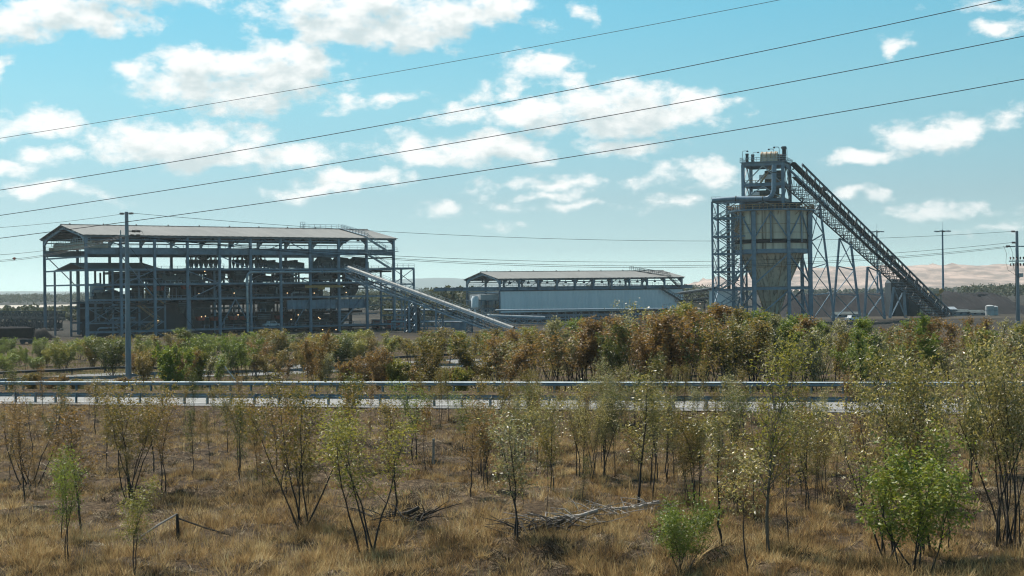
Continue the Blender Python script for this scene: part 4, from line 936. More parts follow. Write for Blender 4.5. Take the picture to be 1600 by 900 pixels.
b = MB(); b.ibeam((3, sw_+.6, -.3), (3, sw_+.6, lv[-1]), .9, .9); b.build('rear_column', M['steel_dark'], st)

# inclined gallery on the right
GA = P(1240, 258, 424); GB = P(1478, 492, 488)
gal = conveyor('inclined_gallery', 'long dark conveyor gallery sloping steeply down to the right from the silo top', GA, GB, 6.0, 6.4, 3.0, cover='steel_dark', n=40, frame='steel_dark', rails=False, cw=1.5)
gal['label'] = 'long dark conveyor gallery sloping steeply down to the right from the silo top'
o0 = Vector(gal.location); gd = (GB-GA).normalized(); gs = Vector((-gd.y, gd.x, 0)).normalized()*3.0; Z = Vector((0, 0, 1))
b = MB()
for q in (-1, 1): b.beam(GA-o0+gs*q*.98+Z*.1, GB-o0+gs*q*.98+Z*.05, .35, .6)
for k in range(60):
    p = GA.lerp(GB, k/60)-o0; h = 6.4-3.4*k/60
    b.beam(p+gs*.2-Z*h*.5, p-gs-Z*(h*.5+.3), .3, .12)
b.build('gallery_edge', M['steel'], gal)
b = MB()
for k in range(46):
    p = GA.lerp(GB, (k+.5)/46)-o0; h = 6.4-3.4*k/46; b.beam(p-gs*.9-Z*(h+.4), p+gs*.9-Z*(h+.2), .45, .12)
for q in (-1, 1): b.rail(GA-o0+gs*q-Z*6.0, GB-o0+gs*q-Z*2.9, 1.1, 2.2, .06)
b.build('lower_walkway', M['steel'], gal)
l1 = None
for k in range(11):
    f = .075+.083*k; p = GA.lerp(GB, f)+gs*1.0
    if l1 is None: l1 = hook_lamp(p, 0, 'hooked lamp pole standing on the steep conveyor gallery', 'lamps along the conveyor gallery', 3.0)
    else: o = copy_tree(l1); o.location = p
for k, f in enumerate((.18, .62)):
    p = GA.lerp(GB, f)+Z*1.3; t = thing('idler_guard', ['upper', 'lower'][k]+' small dark equipment box on the conveyor gallery roof', 'equipment box', p, .5); b = MB(); b.bb((-.6, -.5, 0), (.6, .5, 1.1)); b.build('case', M['steel_dark'], t); b = MB(); b.bb((-.7, -.6, 1.1), (.7, .6, 1.2)); b.build('lid', M['steel'], t)
# trestles: (leg tops px), (leg bottoms px), top y, depth
def trestle(label, x0t, y0t, x0b, x1t, y1t, x1b, D, lv_):
    a = P(x0t, y0t-11, D); c = P(x1t, y1t-11, D+2); ab = P(x0b, 500, D); cb = P(x1b, 500, D+2); ab.z = -.2; cb.z = -.2
    t = thing('trestle', label, 'trestle', (ab.x, ab.y, 0)); o0 = Vector(t.location); a -= o0; c -= o0; ab -= o0; cb -= o0
    dn = Vector((.45, 2.2, 0)); n = lv_
    for off in (Vector((0, 0, 0)), dn*2):
        b = MB(); b.ibeam(a+off, ab+off*1.3, .5, .5); b.ibeam(c+off, cb+off*1.3, .5, .5); b.build('leg', M['steel'], t)
    b = MB()
    for k in range(n):
        f0, f1_ = k/n, (k+1)/n
        for off in (Vector((0, 0, 0)), dn*2):
            p0, p1 = ab.lerp(a, f0)+off, ab.lerp(a, f1_)+off; q0, q1 = cb.lerp(c, f0)+off, cb.lerp(c, f1_)+off
            b.beam(p0, q1, .17); b.beam(q0, p1, .17); b.beam(p1, q1, .24)
    b.build('cross_brace', M['steel'], t)
trestle('tallest gallery trestle next to the silo column', 1268, 345, 1267, 1281, 330, 1304, 432, 4)
trestle('second gallery trestle from the silo', 1312, 383, 1301, 1330, 393, 1345, 444, 3)
trestle('third gallery trestle from the silo', 1356, 428, 1351, 1375, 436, 1383, 458, 2)
trestle('shortest gallery trestle at the low right end', 1397, 460, 1391, 1413, 465, 1416, 470, 1)

# ------------------------------------------------------------------ things on the right
def hm(name, label, pxs, tops, D0, D1_, m_, kind=None, cat=None, zb=-.5, nz=8, rough=.4, seed=1):
    """ridge shaped heap: profile along px, rising from the front to the crest and falling behind"""
    r2 = np.random.default_rng(seed); n = 90; X0 = P(pxs[0], 450, (D0+D1_)/2).x; X1_ = P(pxs[-1], 450, (D0+D1_)/2).x; Dm = (D0+D1_)/2
    xs_ = np.linspace(X0, X1_, n); px_ = np.interp(xs_, [P(p, 450, Dm).x for p in pxs], pxs)
    zt_ = np.array([P(a, np.interp(a, pxs, tops), Dm).z for a in px_])
    ysn = np.linspace(D0, D1_, nz*2+1); V = []
    for j, y in enumerate(ysn):
        f = 1-abs(j-nz)/nz; f = min(1, f*1.25)
        for i in range(n): V.append((xs_[i], y, zb+(zt_[i]-zb)*f+(r2.normal()*rough*f if f < 1 else r2.normal()*rough*.4)))
    Fc = [(j*n+i, j*n+i+1, (j+1)*n+i+1, (j+1)*n+i) for j in range(nz*2) for i in range(n-1)]
    o = bpy.data.objects.new(name, mesh_np(name, V, Fc, [m_], smooth=True)); C.objects.link(o); return tag(o, label, cat, kind=kind)
hm('coal_stockpile', 'long flat topped dark coal stockpile behind the gallery trestles', [1195, 1215, 1290, 1380, 1440, 1455], [500, 462, 459, 458, 460, 498], 500, 560, M['coal'], cat='stockpile', seed=3)
hm('coal_stockpile', 'dark conical coal heap on the far right beyond the power pole', [1425, 1440, 1470, 1500, 1540, 1552, 1580, 1620], [498, 464, 455, 459, 457, 463, 480, 505], 505, 600, M['coal'], cat='stockpile', seed=5)
hm('spoil_hill', 'low pinkish spoil bank across the right horizon', [1062, 1085, 1110, 1128, 1150, 1180, 1230, 1290, 1400, 1500, 1520, 1600, 1760, 1900], [450, 443, 435, 440, 441, 424, 419, 418, 416, 414, 416, 414, 417, 440], 2200, 2900, M['spoil'], 'structure', rough=3.2, seed=8, zb=-2)
hm('distant_hill', None, [300, 480, 560, 640, 690, 730, 800, 900, 1000, 1100], [458, 449, 443, 436, 434, 436, 438, 442, 444, 450], 8600, 9800, M['hill'], 'structure', rough=3, zb=-5, seed=2)
hm('distant_hill', None, [-200, -60, 40, 150, 300, 420], [459, 455, 455.5, 456, 453, 458], 7000, 7800, M['hill'], 'structure', rough=2, zb=-5, seed=4)
hm('coal_stockpile', 'low black coal heap at the left edge below the lattice bridges', [-160, -100, 20, 62, 74], [545, 513, 512, 516, 545], 318, 352, M['black'], cat='stockpile', seed=9)
t = thing('crusher_building', 'dark blue slab sided building behind the low end of the gallery', 'building', (P(1385, 450, 498).x, 498, 0), 0)
def blk(b, pxs, pyt, D, dep, o0):
    ps = [P(px, py, D)-o0 for px, py in zip(pxs, pyt)]; n = len(ps); vs = [tuple(p) for p in ps]+[(p.x, p.y+dep, p.z) for p in ps]
    b.add(vs, [tuple(range(n)), tuple(range(2*n-1, n-1, -1))]+[(i+n, (i+1) % n+n, (i+1) % n, i) for i in range(n)])
b = MB(); blk(b, (1392, 1446, 1438, 1434, 1396, 1392), (500, 500, 470, 437, 436, 442), 498, 8, Vector(t.location)); b.build('wall', M['steel_dark'], t)
b = MB(); o_ = Vector(t.location)
for px in (1398, 1409, 1422): p = P(px, 498, 497.8)-o_; q = P(px, 442, 497.8)-o_; b.beam(p, q, .3)
b.build('stiffener', M['steel_dark'], t)
t = thing('stacking_machine', 'orange and cream stacking machine with lattice boom beside the coal heap', 'mining machine', (P(1452, 450, 497).x, 497, 0), 0); o_ = Vector(t.location)
b = MB(); b.beam(P(1444, 478, 497)-o_, P(1474, 453, 497)-o_, .7); b.beam(P(1444, 472, 497)-o_, P(1472, 451, 497)-o_, .5)
for k in range(6): b.beam(P(1444+k*5, 478-k*4.2, 497)-o_, P(1446+k*5, 470-k*3.7, 497)-o_, .25)
b.build('boom', M['yellow'], t)
b = MB()
for px in (1442, 1452, 1462, 1470): b.ibeam(P(px, 498, 497)-o_, P(px, 462, 497)-o_, .5, .5)
for py in (462, 472, 484): b.ibeam(P(1442, py, 497)-o_, P(1471, py, 497)-o_, .4, .6)
for k in range(3): b.beam(P(1442+k*10, 484, 497)-o_, P(1452+k*10, 472, 497)-o_, .25)
b.build('frame', M['tan'], t)
b = MB(); p = P(1458, 456, 496)-o_; b.box(p, (3.4, 2.5, 1.2)); p = P(1447, 461, 496)-o_; b.box(p, (2, 2, 1.6)); p = P(1450, 484, 495)-o_; b.box(p, (5, 3, 2)); b.build('cab', M['cream'], t)
def mast(px, ytop, D, label):
    p = P(px, ytop, D); z0 = zg(p.x, p.y); t = thing('light_mast', label, 'light mast', (p.x, p.y, z0)); H = p.z-z0
    b = MB(); b.tube([(0, 0, 0), (0, 0, H)], [.5, .28], 10); b.tube([(0, 0, H), (0, 0, H+3)], .04, 5); b.build('pole', M['steel'], t)
    b = MB(); b.lathe((0, 0, H-.8), [(.4, 0), (1.8, .2), (1.8, .35), (.4, .5)], 12); b.build('head_ring', M['steel_dark'], t)
    for k in range(6):
        a = k*1.047; b = MB(); b.box((2.1*math.cos(a)*1.2, 2.1*math.sin(a)*1.2, H-.6), (1.3, .8, .45), a); b.build('floodlight', M['steel_light'], t)
mast(1370, 360, 640, 'left one of two tall light masts behind the conveyor gallery')
mast(1472.5, 359, 552, 'right one of two tall light masts rising from the coal heap')
for k, (px, py, D, h, lab) in enumerate(((972, 474, 400, 8, 'twin headed lamp post in front of the clad shed'), (1042, 476, 470, 9, 'single lamp on the right end of the clad shed'))):
    p = P(px, py, D); t = thing('lamp_post', lab, 'street lamp', (p.x, p.y, 0)); b = MB(); b.tube([(0, 0, -.1), (0, 0, p.z)], [.12, .08], 8); b.build('pole', M['steel_light'], t)
    b = MB(); b.beam((-1.1, 0, p.z), (1.1, 0, p.z+.2), .1); b.box((-1.1, 0, p.z), (.8, .5, .25)); b.box((1.1, 0, p.z+.2), (.8, .5, .25)); b.build('lamp_head', M['steel_light'], t)
for k, (px, D, w_, d_, h_, m_, lab) in enumerate(((1546, 492, 3.0, 4, 3.6, 'concrete', 'left pale round tank by the far right coal heap'), (1553, 493, 2.6, 3, 3.3, 'concrete', 'right pale round tank by the far right coal heap'))):
    p = P(px, 450, D); t = thing('water_tank', lab, 'tank', (p.x, p.y, 0)); b = MB(); b.lathe((0, 0, 0), [(w_/2, 0), (w_/2, h_*.9), (w_*.2, h_)], 18); b.build('shell', M[m_], t); b = MB(); b.lathe((0, 0, h_*.5), [(w_/2+.06, 0), (w_/2+.06, .15)], 18); b.build('band', M['steel'], t)
for k, (px, D, w_, h_, m_, lab) in enumerate(((1500, 494, 7, 1.3, 'machine', 'long low grey roofed site shed at the foot of the right coal heap'), (1528, 493, 5, 1.0, 'machine', 'low pale blue hut right of the grey roofed shed'), (1486, 495, 3.5, 2.2, 'pole', 'small pale blue hut left of the grey roofed shed'), (1325, 490, 9, 1.0, 'machine', 'low pale shed seen between the trestles'))):
    p = P(px, 450, D); t = thing('site_shed', lab, 'shed', (p.x, p.y, 0), .1); b = MB(); b.bb((-w_/2, 0, 0), (w_/2, 5, h_)); b.build('wall', M['pole'], t)
    b = MB(); b.add([(-w_/2-.3, -.4, h_), (w_/2+.3, -.4, h_), (w_/2+.3, 2.5, h_+.9), (-w_/2-.3, 2.5, h_+.9), (w_/2+.3, 5.4, h_), (-w_/2-.3, 5.4, h_)], [(0, 1, 2, 3), (3, 2, 4, 5), (0, 3, 5), (1, 4, 2), (0, 5, 4, 1)]); b.build('roof', M[m_], t)
    b = MB()
    for x in np.arange(-w_/2+1, w_/2-.8, 2.4): b.bb((x, -.05, h_*.4), (x+.8, 0, h_*.8))
    b.build('window', M['glass'], t)

# ------------------------------------------------------------------ left: truss galleries and coal wagons
def truss_bridge(label, pxa, pya, Da, pxb, pyb, Db, h, leg=True, m_='steel_dark'):
    A = P(pxa, pya, Da); B = P(pxb, pyb, Db); t = thing('conveyor_bridge', label, 'conveyor bridge', (A.x, A.y, 0)); o0 = Vector(t.location); A -= o0; B -= o0; n = 22; b = MB()
    d = (B-A).normalized(); s_ = Vector((-d.y, d.x, 0)).normalized()*1.8; Z = Vector((0, 0, 1))
    for q in (-1, 1):
        b.beam(A+s_*q, B+s_*q, .3, .35); b.beam(A+s_*q-Z*h, B+s_*q-Z*h, .3, .4)
        for i in range(n):
            p, p2 = A.lerp(B, i/n)+s_*q, A.lerp(B, (i+1)/n)+s_*q; b.beam(p, p-Z*h, .24); b.beam(p-Z*h*(i % 2), p2-Z*h*((i+1) % 2), .28)
    b.build('truss', M[m_], t); b = MB(); b.beam(A-Z*(h-.3), B-Z*(h-.3), 3, .15); b.beam(A-Z*h*.55+s_*.6, B-Z*h*.55+s_*.6, .12, h*.5); b.build('floor', M['steel_dark'], t)
    if leg:
        b = MB()
        for i in range(0, n+1, 4): p = A.lerp(B, i/n); b.ibeam(p+s_-Z*h, (p.x+s_.x, p.y+s_.y, -.2), .35, .35); b.ibeam(p-s_-Z*h, (p.x-s_.x, p.y-s_.y, -.2), .35, .35)
        b.build('leg', M[m_], t)
truss_bridge('upper grey green lattice conveyor bridge at the far left edge', -60, 486, 470, 100, 487, 470, 2.2, True, 'machine')
truss_bridge('lower dark lattice conveyor bridge at the far left edge', -60, 497, 440, 96, 499, 440, 3.4, True)
wag0 = None; a = P(-200, 535, 300); dirw = Vector((1, .22, 0)).normalized()
for k in range(4):
    loc = a+dirw*(k*9.4); loc.z = zg(loc.x, loc.y)
    if wag0 is None:
        t = thing('coal_wagon', '', 'coal wagon', loc, math.atan2(dirw.y, dirw.x), 'row of black coal wagons at the left edge'); wag0 = t
        b = MB(); b.add([(-4.2, -1.3, 1.3), (4.2, -1.3, 1.3), (4.2, 1.3, 1.3), (-4.2, 1.3, 1.3), (-4.5, -1.5, 3.4), (4.5, -1.5, 3.4), (4.5, 1.5, 3.4), (-4.5, 1.5, 3.4)], [(3, 2, 1, 0)]+[(i, (i+1) % 4, 4+(i+1) % 4, 4+i) for i in range(4)]); b.bb((-4.55, -1.58, 3.3), (4.55, -1.5, 3.5)); b.bb((-4.55, 1.5, 3.3), (4.55, 1.58, 3.5)); b.build('body', M['black'], t)
        b = MB(); b.add([(-4.3, -1.4, 3.3), (4.3, -1.4, 3.3), (4.3, 1.4, 3.3), (-4.3, 1.4, 3.3), (-3, 0, 3.8), (3, 0, 3.8)], [(0, 1, 5, 4), (2, 3, 4, 5), (0, 4, 3), (1, 2, 5)]); b.build('coal_load', M['coal'], t)
        for x in (-2.9, 2.9):
            b = MB(); b.bb((x-1.3, -1, .5), (x+1.3, 1, 1.0)); 
            for dx in (-.8, .8): b.tube([(x+dx, -1, .45), (x+dx, 1, .45)], .45, 12)
            b.build('bogie', M['steel_dark'], t)
    else: t = copy_tree(wag0); t.location = loc
    t['label'] = ['black coal wagon beyond the left edge of the view', 'leftmost black coal wagon at the left edge', 'middle black coal wagon left of the plant', 'black coal wagon nearest the plant corner'][k]

# ------------------------------------------------------------------ poles and wires
def wire(name, label, pts, r, group=None, cat='power line'):
    t = MB(); o0 = pts[len(pts)//2]; t.tube([p-o0 for p in pts], r, 5); o = t.build(name, M['cable']); o.location = o0; return tag(o, label, cat, group)
def fit(pts, x0, x1, D0, D1_, n=40):
    xs_, ys_ = zip(*pts); c = np.polyfit(xs_, ys_, 2); out = []
    for i in range(n+1):
        x = x0+(x1-x0)*i/n; f = i/n; D = 1/((1-f)/D0+f/D1_); out.append(P(x, float(np.polyval(c, x)), D))
    return out
for pts, lab, r in (([(0, 216.5), (200, 183), (400, 150.5), (540, 126.5), (800, 79.5), (1217, 0)], 'topmost thin black power cable crossing the sky', .0115),
                 ([(0, 297), (200, 265), (400, 231), (560, 202), (800, 157), (1100, 100), (1563, 0)], 'second black power cable from the top crossing the sky', .0165),
                 ([(0, 336), (200, 307), (400, 275), (600, 243), (800, 208.5), (1120, 148), (1600, 57)], 'third black power cable from the top crossing the sky', .0165),
                 ([(0, 372), (400, 319.5), (800, 260), (1140, 204), (1600, 124)], 'lowest thick black power cable, passing in front of the left pole', .0165)):
    wire('power_cable', lab, fit(pts, -160, 1760, 74, 56), r, None)
pb = Vector((P(201, 597, 141.6).x, 141.6, 0)); pb.z = zg(pb.x, pb.y)-.2; ptop = P(198.4, 331, 141.6)
pl = thing('power_pole', 'tall grey concrete power pole standing behind the far guardrail on the left', 'power pole', pb); H = ptop.z-pb.z
b = MB(); b.tube([(0, 0, 0), (0, 0, H*.5), (0, 0, H)], [.30, .24, .17], 14); b.build('shaft', M['pole'], pl)
def ins(parent, p, d=(1, 0, 0), L=.5):
    p = Vector(p); d = Vector(d).normalized(); b = MB()
    for k in range(4): q = p+d*(L*(k+.5)/4); b.tube([q-d*.02, q+d*.02], .13, 8)
    b.tube([p, p+d*L], .04, 6); b.build('insulator', M['porcelain'], parent)
def zl(py, px=199): return P(px, py, 141.6).z-pb.z
ins(pl, (-.2, 0, zl(334)), (-1, 0, .05)); ins(pl, (.2, 0, zl(333.5)), (1, 0, .0))
b = MB(); b.beam((-.7, -.25, zl(368)), (.2, -.25, zl(368)), .12, .12); b.bb((-.58, -.33, zl(368)), (-.5, -.2, zl(360))); b.beam((-.1, .25, zl(361)), (1.3, .6, zl(361)), .1); b.build('crossarm', M['steel_light'], pl)
for z_, dx, sg in ((zl(361), .45, 1), (zl(361), .9, 1), (zl(367.5), .3, 1), (zl(367.5), .9, 1), (zl(379.5), -.2, -1)): ins(pl, (dx if sg > 0 else -.2, .2, z_), (sg, 0, -.1), .4)
b = MB(); 
for k in range(2): b.tube([(.2, .2, zl(361)), (.9, .2, zl(359)), (1.5, .2, zl(362)), (1.6, .2, zl(367))], .018, 4)
b.build('jumper', M['cable'], pl)
# stay wire with white guard
g0 = P(202, 385, 141.6); g1 = gpt(371, 598)
wire('stay_wire', 'long slanting stay wire from the left power pole down to the scrub', [g0, g0.lerp(g1, .5), g1], .02, None, 'stay wire')
d_ = (g0-g1).normalized(); t = thing('stay_guard', 'slim white stay guard tube at the foot of the slanting wire', 'stay guard', g1); b = MB()
b.tube([d_*.2, d_*3.4], .07, 8); b.build('tube', M['white'], t); b = MB(); b.tube([d_*.1, d_*.5], .1, 8); b.build('collar', M['steel_light'], t)
pr = P(1590.6, 519, 180); pr.z = zg(pr.x, 180)-.2; ptr = P(1590, 361, 180)
p2 = thing('power_pole', 'power pole with switchgear and crossarm at the right edge', 'power pole', pr); H2 = ptr.z-pr.z
b = MB(); b.tube([(0, 0, 0), (0, 0, H2*.5), (0, 0, H2)], [.3, .24, .17], 12); b.build('shaft', M['pole'], p2)
def zl2(py): return P(1590, py, 180).z-pr.z
b = MB(); b.beam((-1.3, .2, zl2(385)), (1.4, .2, zl2(385)), .13, .14); b.beam((-1.1, -.25, zl2(408)), (1.0, -.25, zl2(408)), .14, .14); b.build('crossarm', M['steel_light'], p2)
ins(p2, (-.2, 0, zl2(361.5)), (-1, 0, 0)); ins(p2, (-.9, 0, zl2(384.5)), (-1, 0, 0), .5); ins(p2, (-.2, 0, zl2(379)), (-1, 0, 0), .45)
b = MB()
for x in (-.95, -.55, -.15, .3, .7):
    for py in (403, 413): b.lathe((x, -.3, zl2(py)-.2), [(.13, 0), (.06, .06), (.13, .12), (.06, .2), (.13, .26), (.06, .34)], 8)
b.build('switch_insulator', M['porcelain'], p2)
b = MB(); b.bb((.1, -.5, zl2(433)), (.6, -.1, zl2(427))); b.tube([(.2, 0, zl2(435)), (.35, -.1, zl2(430)), (.6, -.2, zl2(432))], .04, 5); b.build('control_box', M['steel_light'], p2)
b = MB()
for x0 in (-1.7, -.9): b.tube([(x0, 0, zl2(384)), (x0+.3, -.2, zl2(396)), (x0+.2, -.2, zl2(410)), (x0+.5, -.1, zl2(422)), (-.2, -.1, zl2(430))], .02, 4)
b.tube([(-.32, -.28, zl2(500)), (-.35, -.3, zl2(410))], .035, 5); b.build('down_lead', M['cable'], p2)
def sag(a, b_, s_, n=30): return [a.lerp(b_, i/n)-Vector((0, 0, s_*4*(i/n)*(1-i/n))) for i in range(n+1)]
def through(a, c, pxm, pym):
    m1 = [a.lerp(c, i/200) for i in range(201)]
    best = min(m1, key=lambda p: abs((p.x*F/p.y)-uv(pxm, pym)[0])); f = m1.index(best)/200
    u, v = uv(pxm, pym); zt_ = CZ-v*best.y/F; return (best.z-zt_)/(4*f*(1-f))
G_ = 'thin wires from the left pole'
a = P(206, 333, 141.6); c = P(1583, 361.5, 180); wire('overhead_wire', 'thin uppermost wire sagging between the two power poles', sag(a, c, through(a, c, 800, 371)), .02)
a = P(206, 369, 141.6)
for k, (ye, ym) in enumerate(((379, 407), (384.5, 412), (386.5, 414.5))):
    c = P(1581-3*k, ye, 180); wire('overhead_wire', ['upper of three lower thin wires between the two power poles', 'middle of three lower thin wires between the two power poles', 'lowest of three lower thin wires between the two power poles'][k], sag(a, c, through(a, c, 800, ym)), .022)
for k, (ys_, yl, ym) in enumerate(((334, 362, 350.5), (367, 396, 392.8), (368, 405, 400), (370, 407, 402))):
    a = P(193, ys_, 141.6); c = P(-150, yl, 128); wire('overhead_wire', ['topmost thin wire leaving the left pole towards the left edge', 'second thin wire leaving the left pole towards the left edge', 'third thin wire leaving the left pole towards the left edge', 'lowest thin wire leaving the left pole, carrying the marker ball'][k], sag(a, c, max(.05, through(a, c, 60, ym))), .018)
p = P(22.5, 404, 134.5); t = thing('marker_ball', 'dark red marker ball on the low wire at the left edge', 'marker ball', p); b = MB(); b.lathe((0, 0, -.13), [(.02, 0), (.1, .03), (.14, .1), (.14, .16), (.1, .23), (.02, .26)], 12); b.build('ball', M['red'], t); b = MB(); b.tube([(-.2, 0, 0), (.2, 0, 0)], .03, 6); b.build('clamp', M['cable'], t)
# roadside marker posts
for k, (px, py, h) in enumerate(((677, 725, 1.1), (414, 697, .8), (550, 690, .55))):
    g = gpt(px, py); t = thing('marker_post', ['weathered grey timber stump post right of centre left in the grass', 'short grey stake in the grass below the guardrail', 'small pale stake near the road edge'][k], 'post', g); b = MB(); b.tube([(0, 0, -.1), (.03, 0, h)], [.06, .05], 7); b.build('shaft', M['deadwood'], t); b = MB(); b.tube([(.03, 0, h), (.03, 0, h+.04)], .065, 7); b.build('cap', M['steel_light'], t)
t = thing('electrical_cabinet', 'small grey cabinet half hidden by shrubs below the plant', 'cabinet', gpt(534, 555)); b = MB(); b.bb((-.5, -.4, 0), (.5, .4, 1.5)); b.build('case', M['steel_light'], t); b = MB(); b.bb((-.55, -.45, 1.5), (.55, .45, 1.6)); b.build('roof', M['steel'], t)

# ------------------------------------------------------------------ trees
def grow(seed, H, nst, fan, cb, nbr, ntw, nlf, ll, lw, spread, r0, droop=.5, lean=0, crown_r=None, twl=.5, side=3):
    """returns (trunk V,F) (leaf V,F)."""
    r = np.random.default_rng(seed); tv, tf = [], []
    def tube(pts, rad, n):
        base = len(tv); k = len(pts)
        for i in range(k):
            d = pts[min(i+1, k-1)]-pts[max(i-1, 0)]; d = d/(np.linalg.norm(d)+1e-9)
            a = np.cross(d, [0.3, 1, 0.1]); a /= np.linalg.norm(a)+1e-9; b_ = np.cross(d, a)
            for j in range(n): tv.append(pts[i]+(a*math.cos(6.283*j/n)+b_*math.sin(6.283*j/n))*rad[i])
        for i in range(k-1):
            for j in range(n): tf.append((base+i*n+j, base+i*n+(j+1) % n, base+(i+1)*n+(j+1) % n, base+(i+1)*n+j))
    LP, LD = [], []; nlf0 = nlf
    for s_ in range(nst):
        ang = 6.283*s_/nst+r.uniform(-.6, .6); f = fan*1.45*r.uniform(.3, 1.15) if nst > 1 else fan*.5
        hs = H*r.uniform(.78, 1.0) if s_ else H; pts = []; p = np.array([r.normal()*.05*nst**.5, r.normal()*.05*nst**.5, -.12])
        d = np.array([math.cos(ang)*f, math.sin(ang)*f, 1.0]); k = 9; wob = r.normal(size=2)*.05
        for i in range(k+1):
            pts.append(p.copy()); d2 = d/np.linalg.norm(d); p = p+d2*hs/k*(1+.08*r.normal()); d[:2] = d[:2]*.84+r.normal(size=2)*.085+wob
        rad = [r0*(1-.88*i/k)/(nst**.35) for i in range(k+1)]; tube(pts, rad, 5)
        for b_ in range(nbr):
            t = cb+(1-cb)*((b_+r.random())/nbr)**.85; fi = min(t*k, k-.01); i = int(fi); q = pts[i]+(pts[i+1]-pts[i])*(fi-i)
            env = (.55+.45*math.sin(math.pi*min(1, (t-cb)/(1-cb)*.8+.18)))*r.uniform(.5, 1.15)
            L = spread*env*r.uniform(.6, 1.25); a2 = r.uniform(0, 6.283); up = r.uniform(.8, 2.2)
            bd = np.array([math.cos(a2), math.sin(a2), up]); bd /= np.linalg.norm(bd); bp = [q]
            for j in range(4): q = q+bd*L/4; bd = bd+np.append(r.normal(size=2)*.14, .03); bd /= np.linalg.norm(bd); bp.append(q)
            rb = rad[i]*.5; tube(bp, [rb, rb*.8, rb*.6, rb*.4, rb*.2], side)
            for w_ in range(ntw):
                nlf = max(2, int(nlf0*r.choice([.25, .6, 1.1, 2.2])))
                u = r.uniform(.1, 1); j = min(int(u*4), 3); o = bp[j]+(bp[j+1]-bp[j])*(u*4-j); td = r.normal(size=3)*.8; td[2] = abs(td[2])*.9+.35; td /= np.linalg.norm(td); tl = twl*r.uniform(.5, 1.2)
                e = o+td*tl; tube([o, o+td*tl*.5+np.array([0, 0, -.02]), e], [rb*.25, rb*.2, rb*.1], 3)
                ts = r.random(nlf)**.7; LP.append(o+np.outer(ts*1.1, td*tl)+r.normal(size=(nlf, 3))*twl*.16)
        nlf = nlf0; LP.append(pts[-1]+r.normal(size=(nlf*2, 3))*twl*.35)
    LP = np.concatenate(LP); n = len(LP)
    ld = r.normal(size=(n, 3)); ld[:, 2] = ld[:, 2]*.6-droop; ld /= np.linalg.norm(ld, axis=1)[:, None]
    sdv = np.cross(ld, r.normal(size=(n, 3))); sdv /= np.linalg.norm(sdv, axis=1)[:, None]+1e-9
    l = (ll*r.uniform(.6, 1.3, n))[:, None]; w2 = (lw*r.uniform(.6, 1.3, n))[:, None]
    nn = np.cross(ld, sdv)
    V = np.stack([LP, LP+ld*l*.45+sdv*w2*.5+nn*l*.05, LP+ld*l, LP+ld*l*.45-sdv*w2*.5+nn*l*.05], 1).reshape(-1, 3)
    Fc = np.arange(n*4).reshape(-1, 4)
    return np.array(tv), np.array(tf), V, Fc
def proto(key, seed, mats_, **kw):
    tv, tf, lv_, lf = grow(seed, **kw); tm = {}
    for k, bk in mats_: tm[k] = (mesh_np('trunk', tv, tf, [M[bk]], smooth=True), mesh_np('crown', lv_, lf, [LEAF[k]]))
    return tm, kw['H']
def tree(pr_, col, loc, scale, rz, label, cat='tree', group=None, name='gum_sapling', sx=1.0):
    tm, H = pr_
    if col not in tm:
        k0 = next(iter(tm)); a, c = tm[k0]; c2 = c.copy(); c2.materials.clear(); c2.materials.append(LEAF[col]); tm[col] = (a, c2)
    a, c = tm[col]; t = thing(name, label, cat, loc, rz, group); s_ = scale/H; t.scale = (s_*sx, s_*sx, s_)
    for nm, me in (('trunk', a), ('crown', c)): o = bpy.data.objects.new(nm, me); C.objects.link(o); o.parent = t
    return t
NEAR = dict(ll=.10, lw=.034, twl=.62)
B_ = [('olive', 'bark')]
fan1 = proto('fan1', 1, B_, H=4.2, nst=5, fan=.30, cb=.36, nbr=11, ntw=9, nlf=9, spread=1.0, r0=.052, **NEAR)
fan2 = proto('fan2', 2, B_, H=4.2, nst=4, fan=.26, cb=.42, nbr=12, ntw=9, nlf=9, spread=.95, r0=.05, **NEAR)
slim1 = proto('slim1', 3, B_, H=4.0, nst=1, fan=.1, cb=.35, nbr=22, ntw=8, nlf=8, spread=.8, r0=.038, **NEAR)
slim2 = proto('slim2', 4, B_, H=4.0, nst=2, fan=.12, cb=.4, nbr=15, ntw=8, nlf=8, spread=.85, r0=.036, **NEAR)
multi = proto('multi', 5, B_, H=4.6, nst=8, fan=.2, cb=.38, nbr=9, ntw=9, nlf=8, spread=.95, r0=.05, **NEAR)
full1 = proto('full1', 6, B_, H=5.4, nst=4, fan=.2, cb=.3, nbr=17, ntw=9, nlf=8, spread=1.25, r0=.07, ll=.12, lw=.04, twl=.75)
full2 = proto('full2', 7, [('olive', 'bark_grey')], H=5.4, nst=1, fan=.12, cb=.28, nbr=40, ntw=9, nlf=7, spread=1.45, r0=.062, ll=.12, lw=.04, twl=.75)
bush = proto('bush', 8, B_, H=2.6, nst=6, fan=.5, cb=.25, nbr=12, ntw=9, nlf=11, spread=.75, r0=.035, ll=.09, lw=.036, twl=.45)
bare = proto('bare', 9, B_, H=4.2, nst=6, fan=.42, cb=.4, nbr=9, ntw=5, nlf=3, spread=1.0, r0=.05, **NEAR)
twigp = proto('twig', 10, B_, H=3.0, nst=1, fan=.1, cb=.5, nbr=14, ntw=6, nlf=10, spread=.5, r0=.022, **NEAR)
PR = dict(fan1=fan1, fan2=fan2, slim1=slim1, slim2=slim2, multi=multi, full1=full1, full2=full2, bush=bush, bare=bare, twig=twigp)
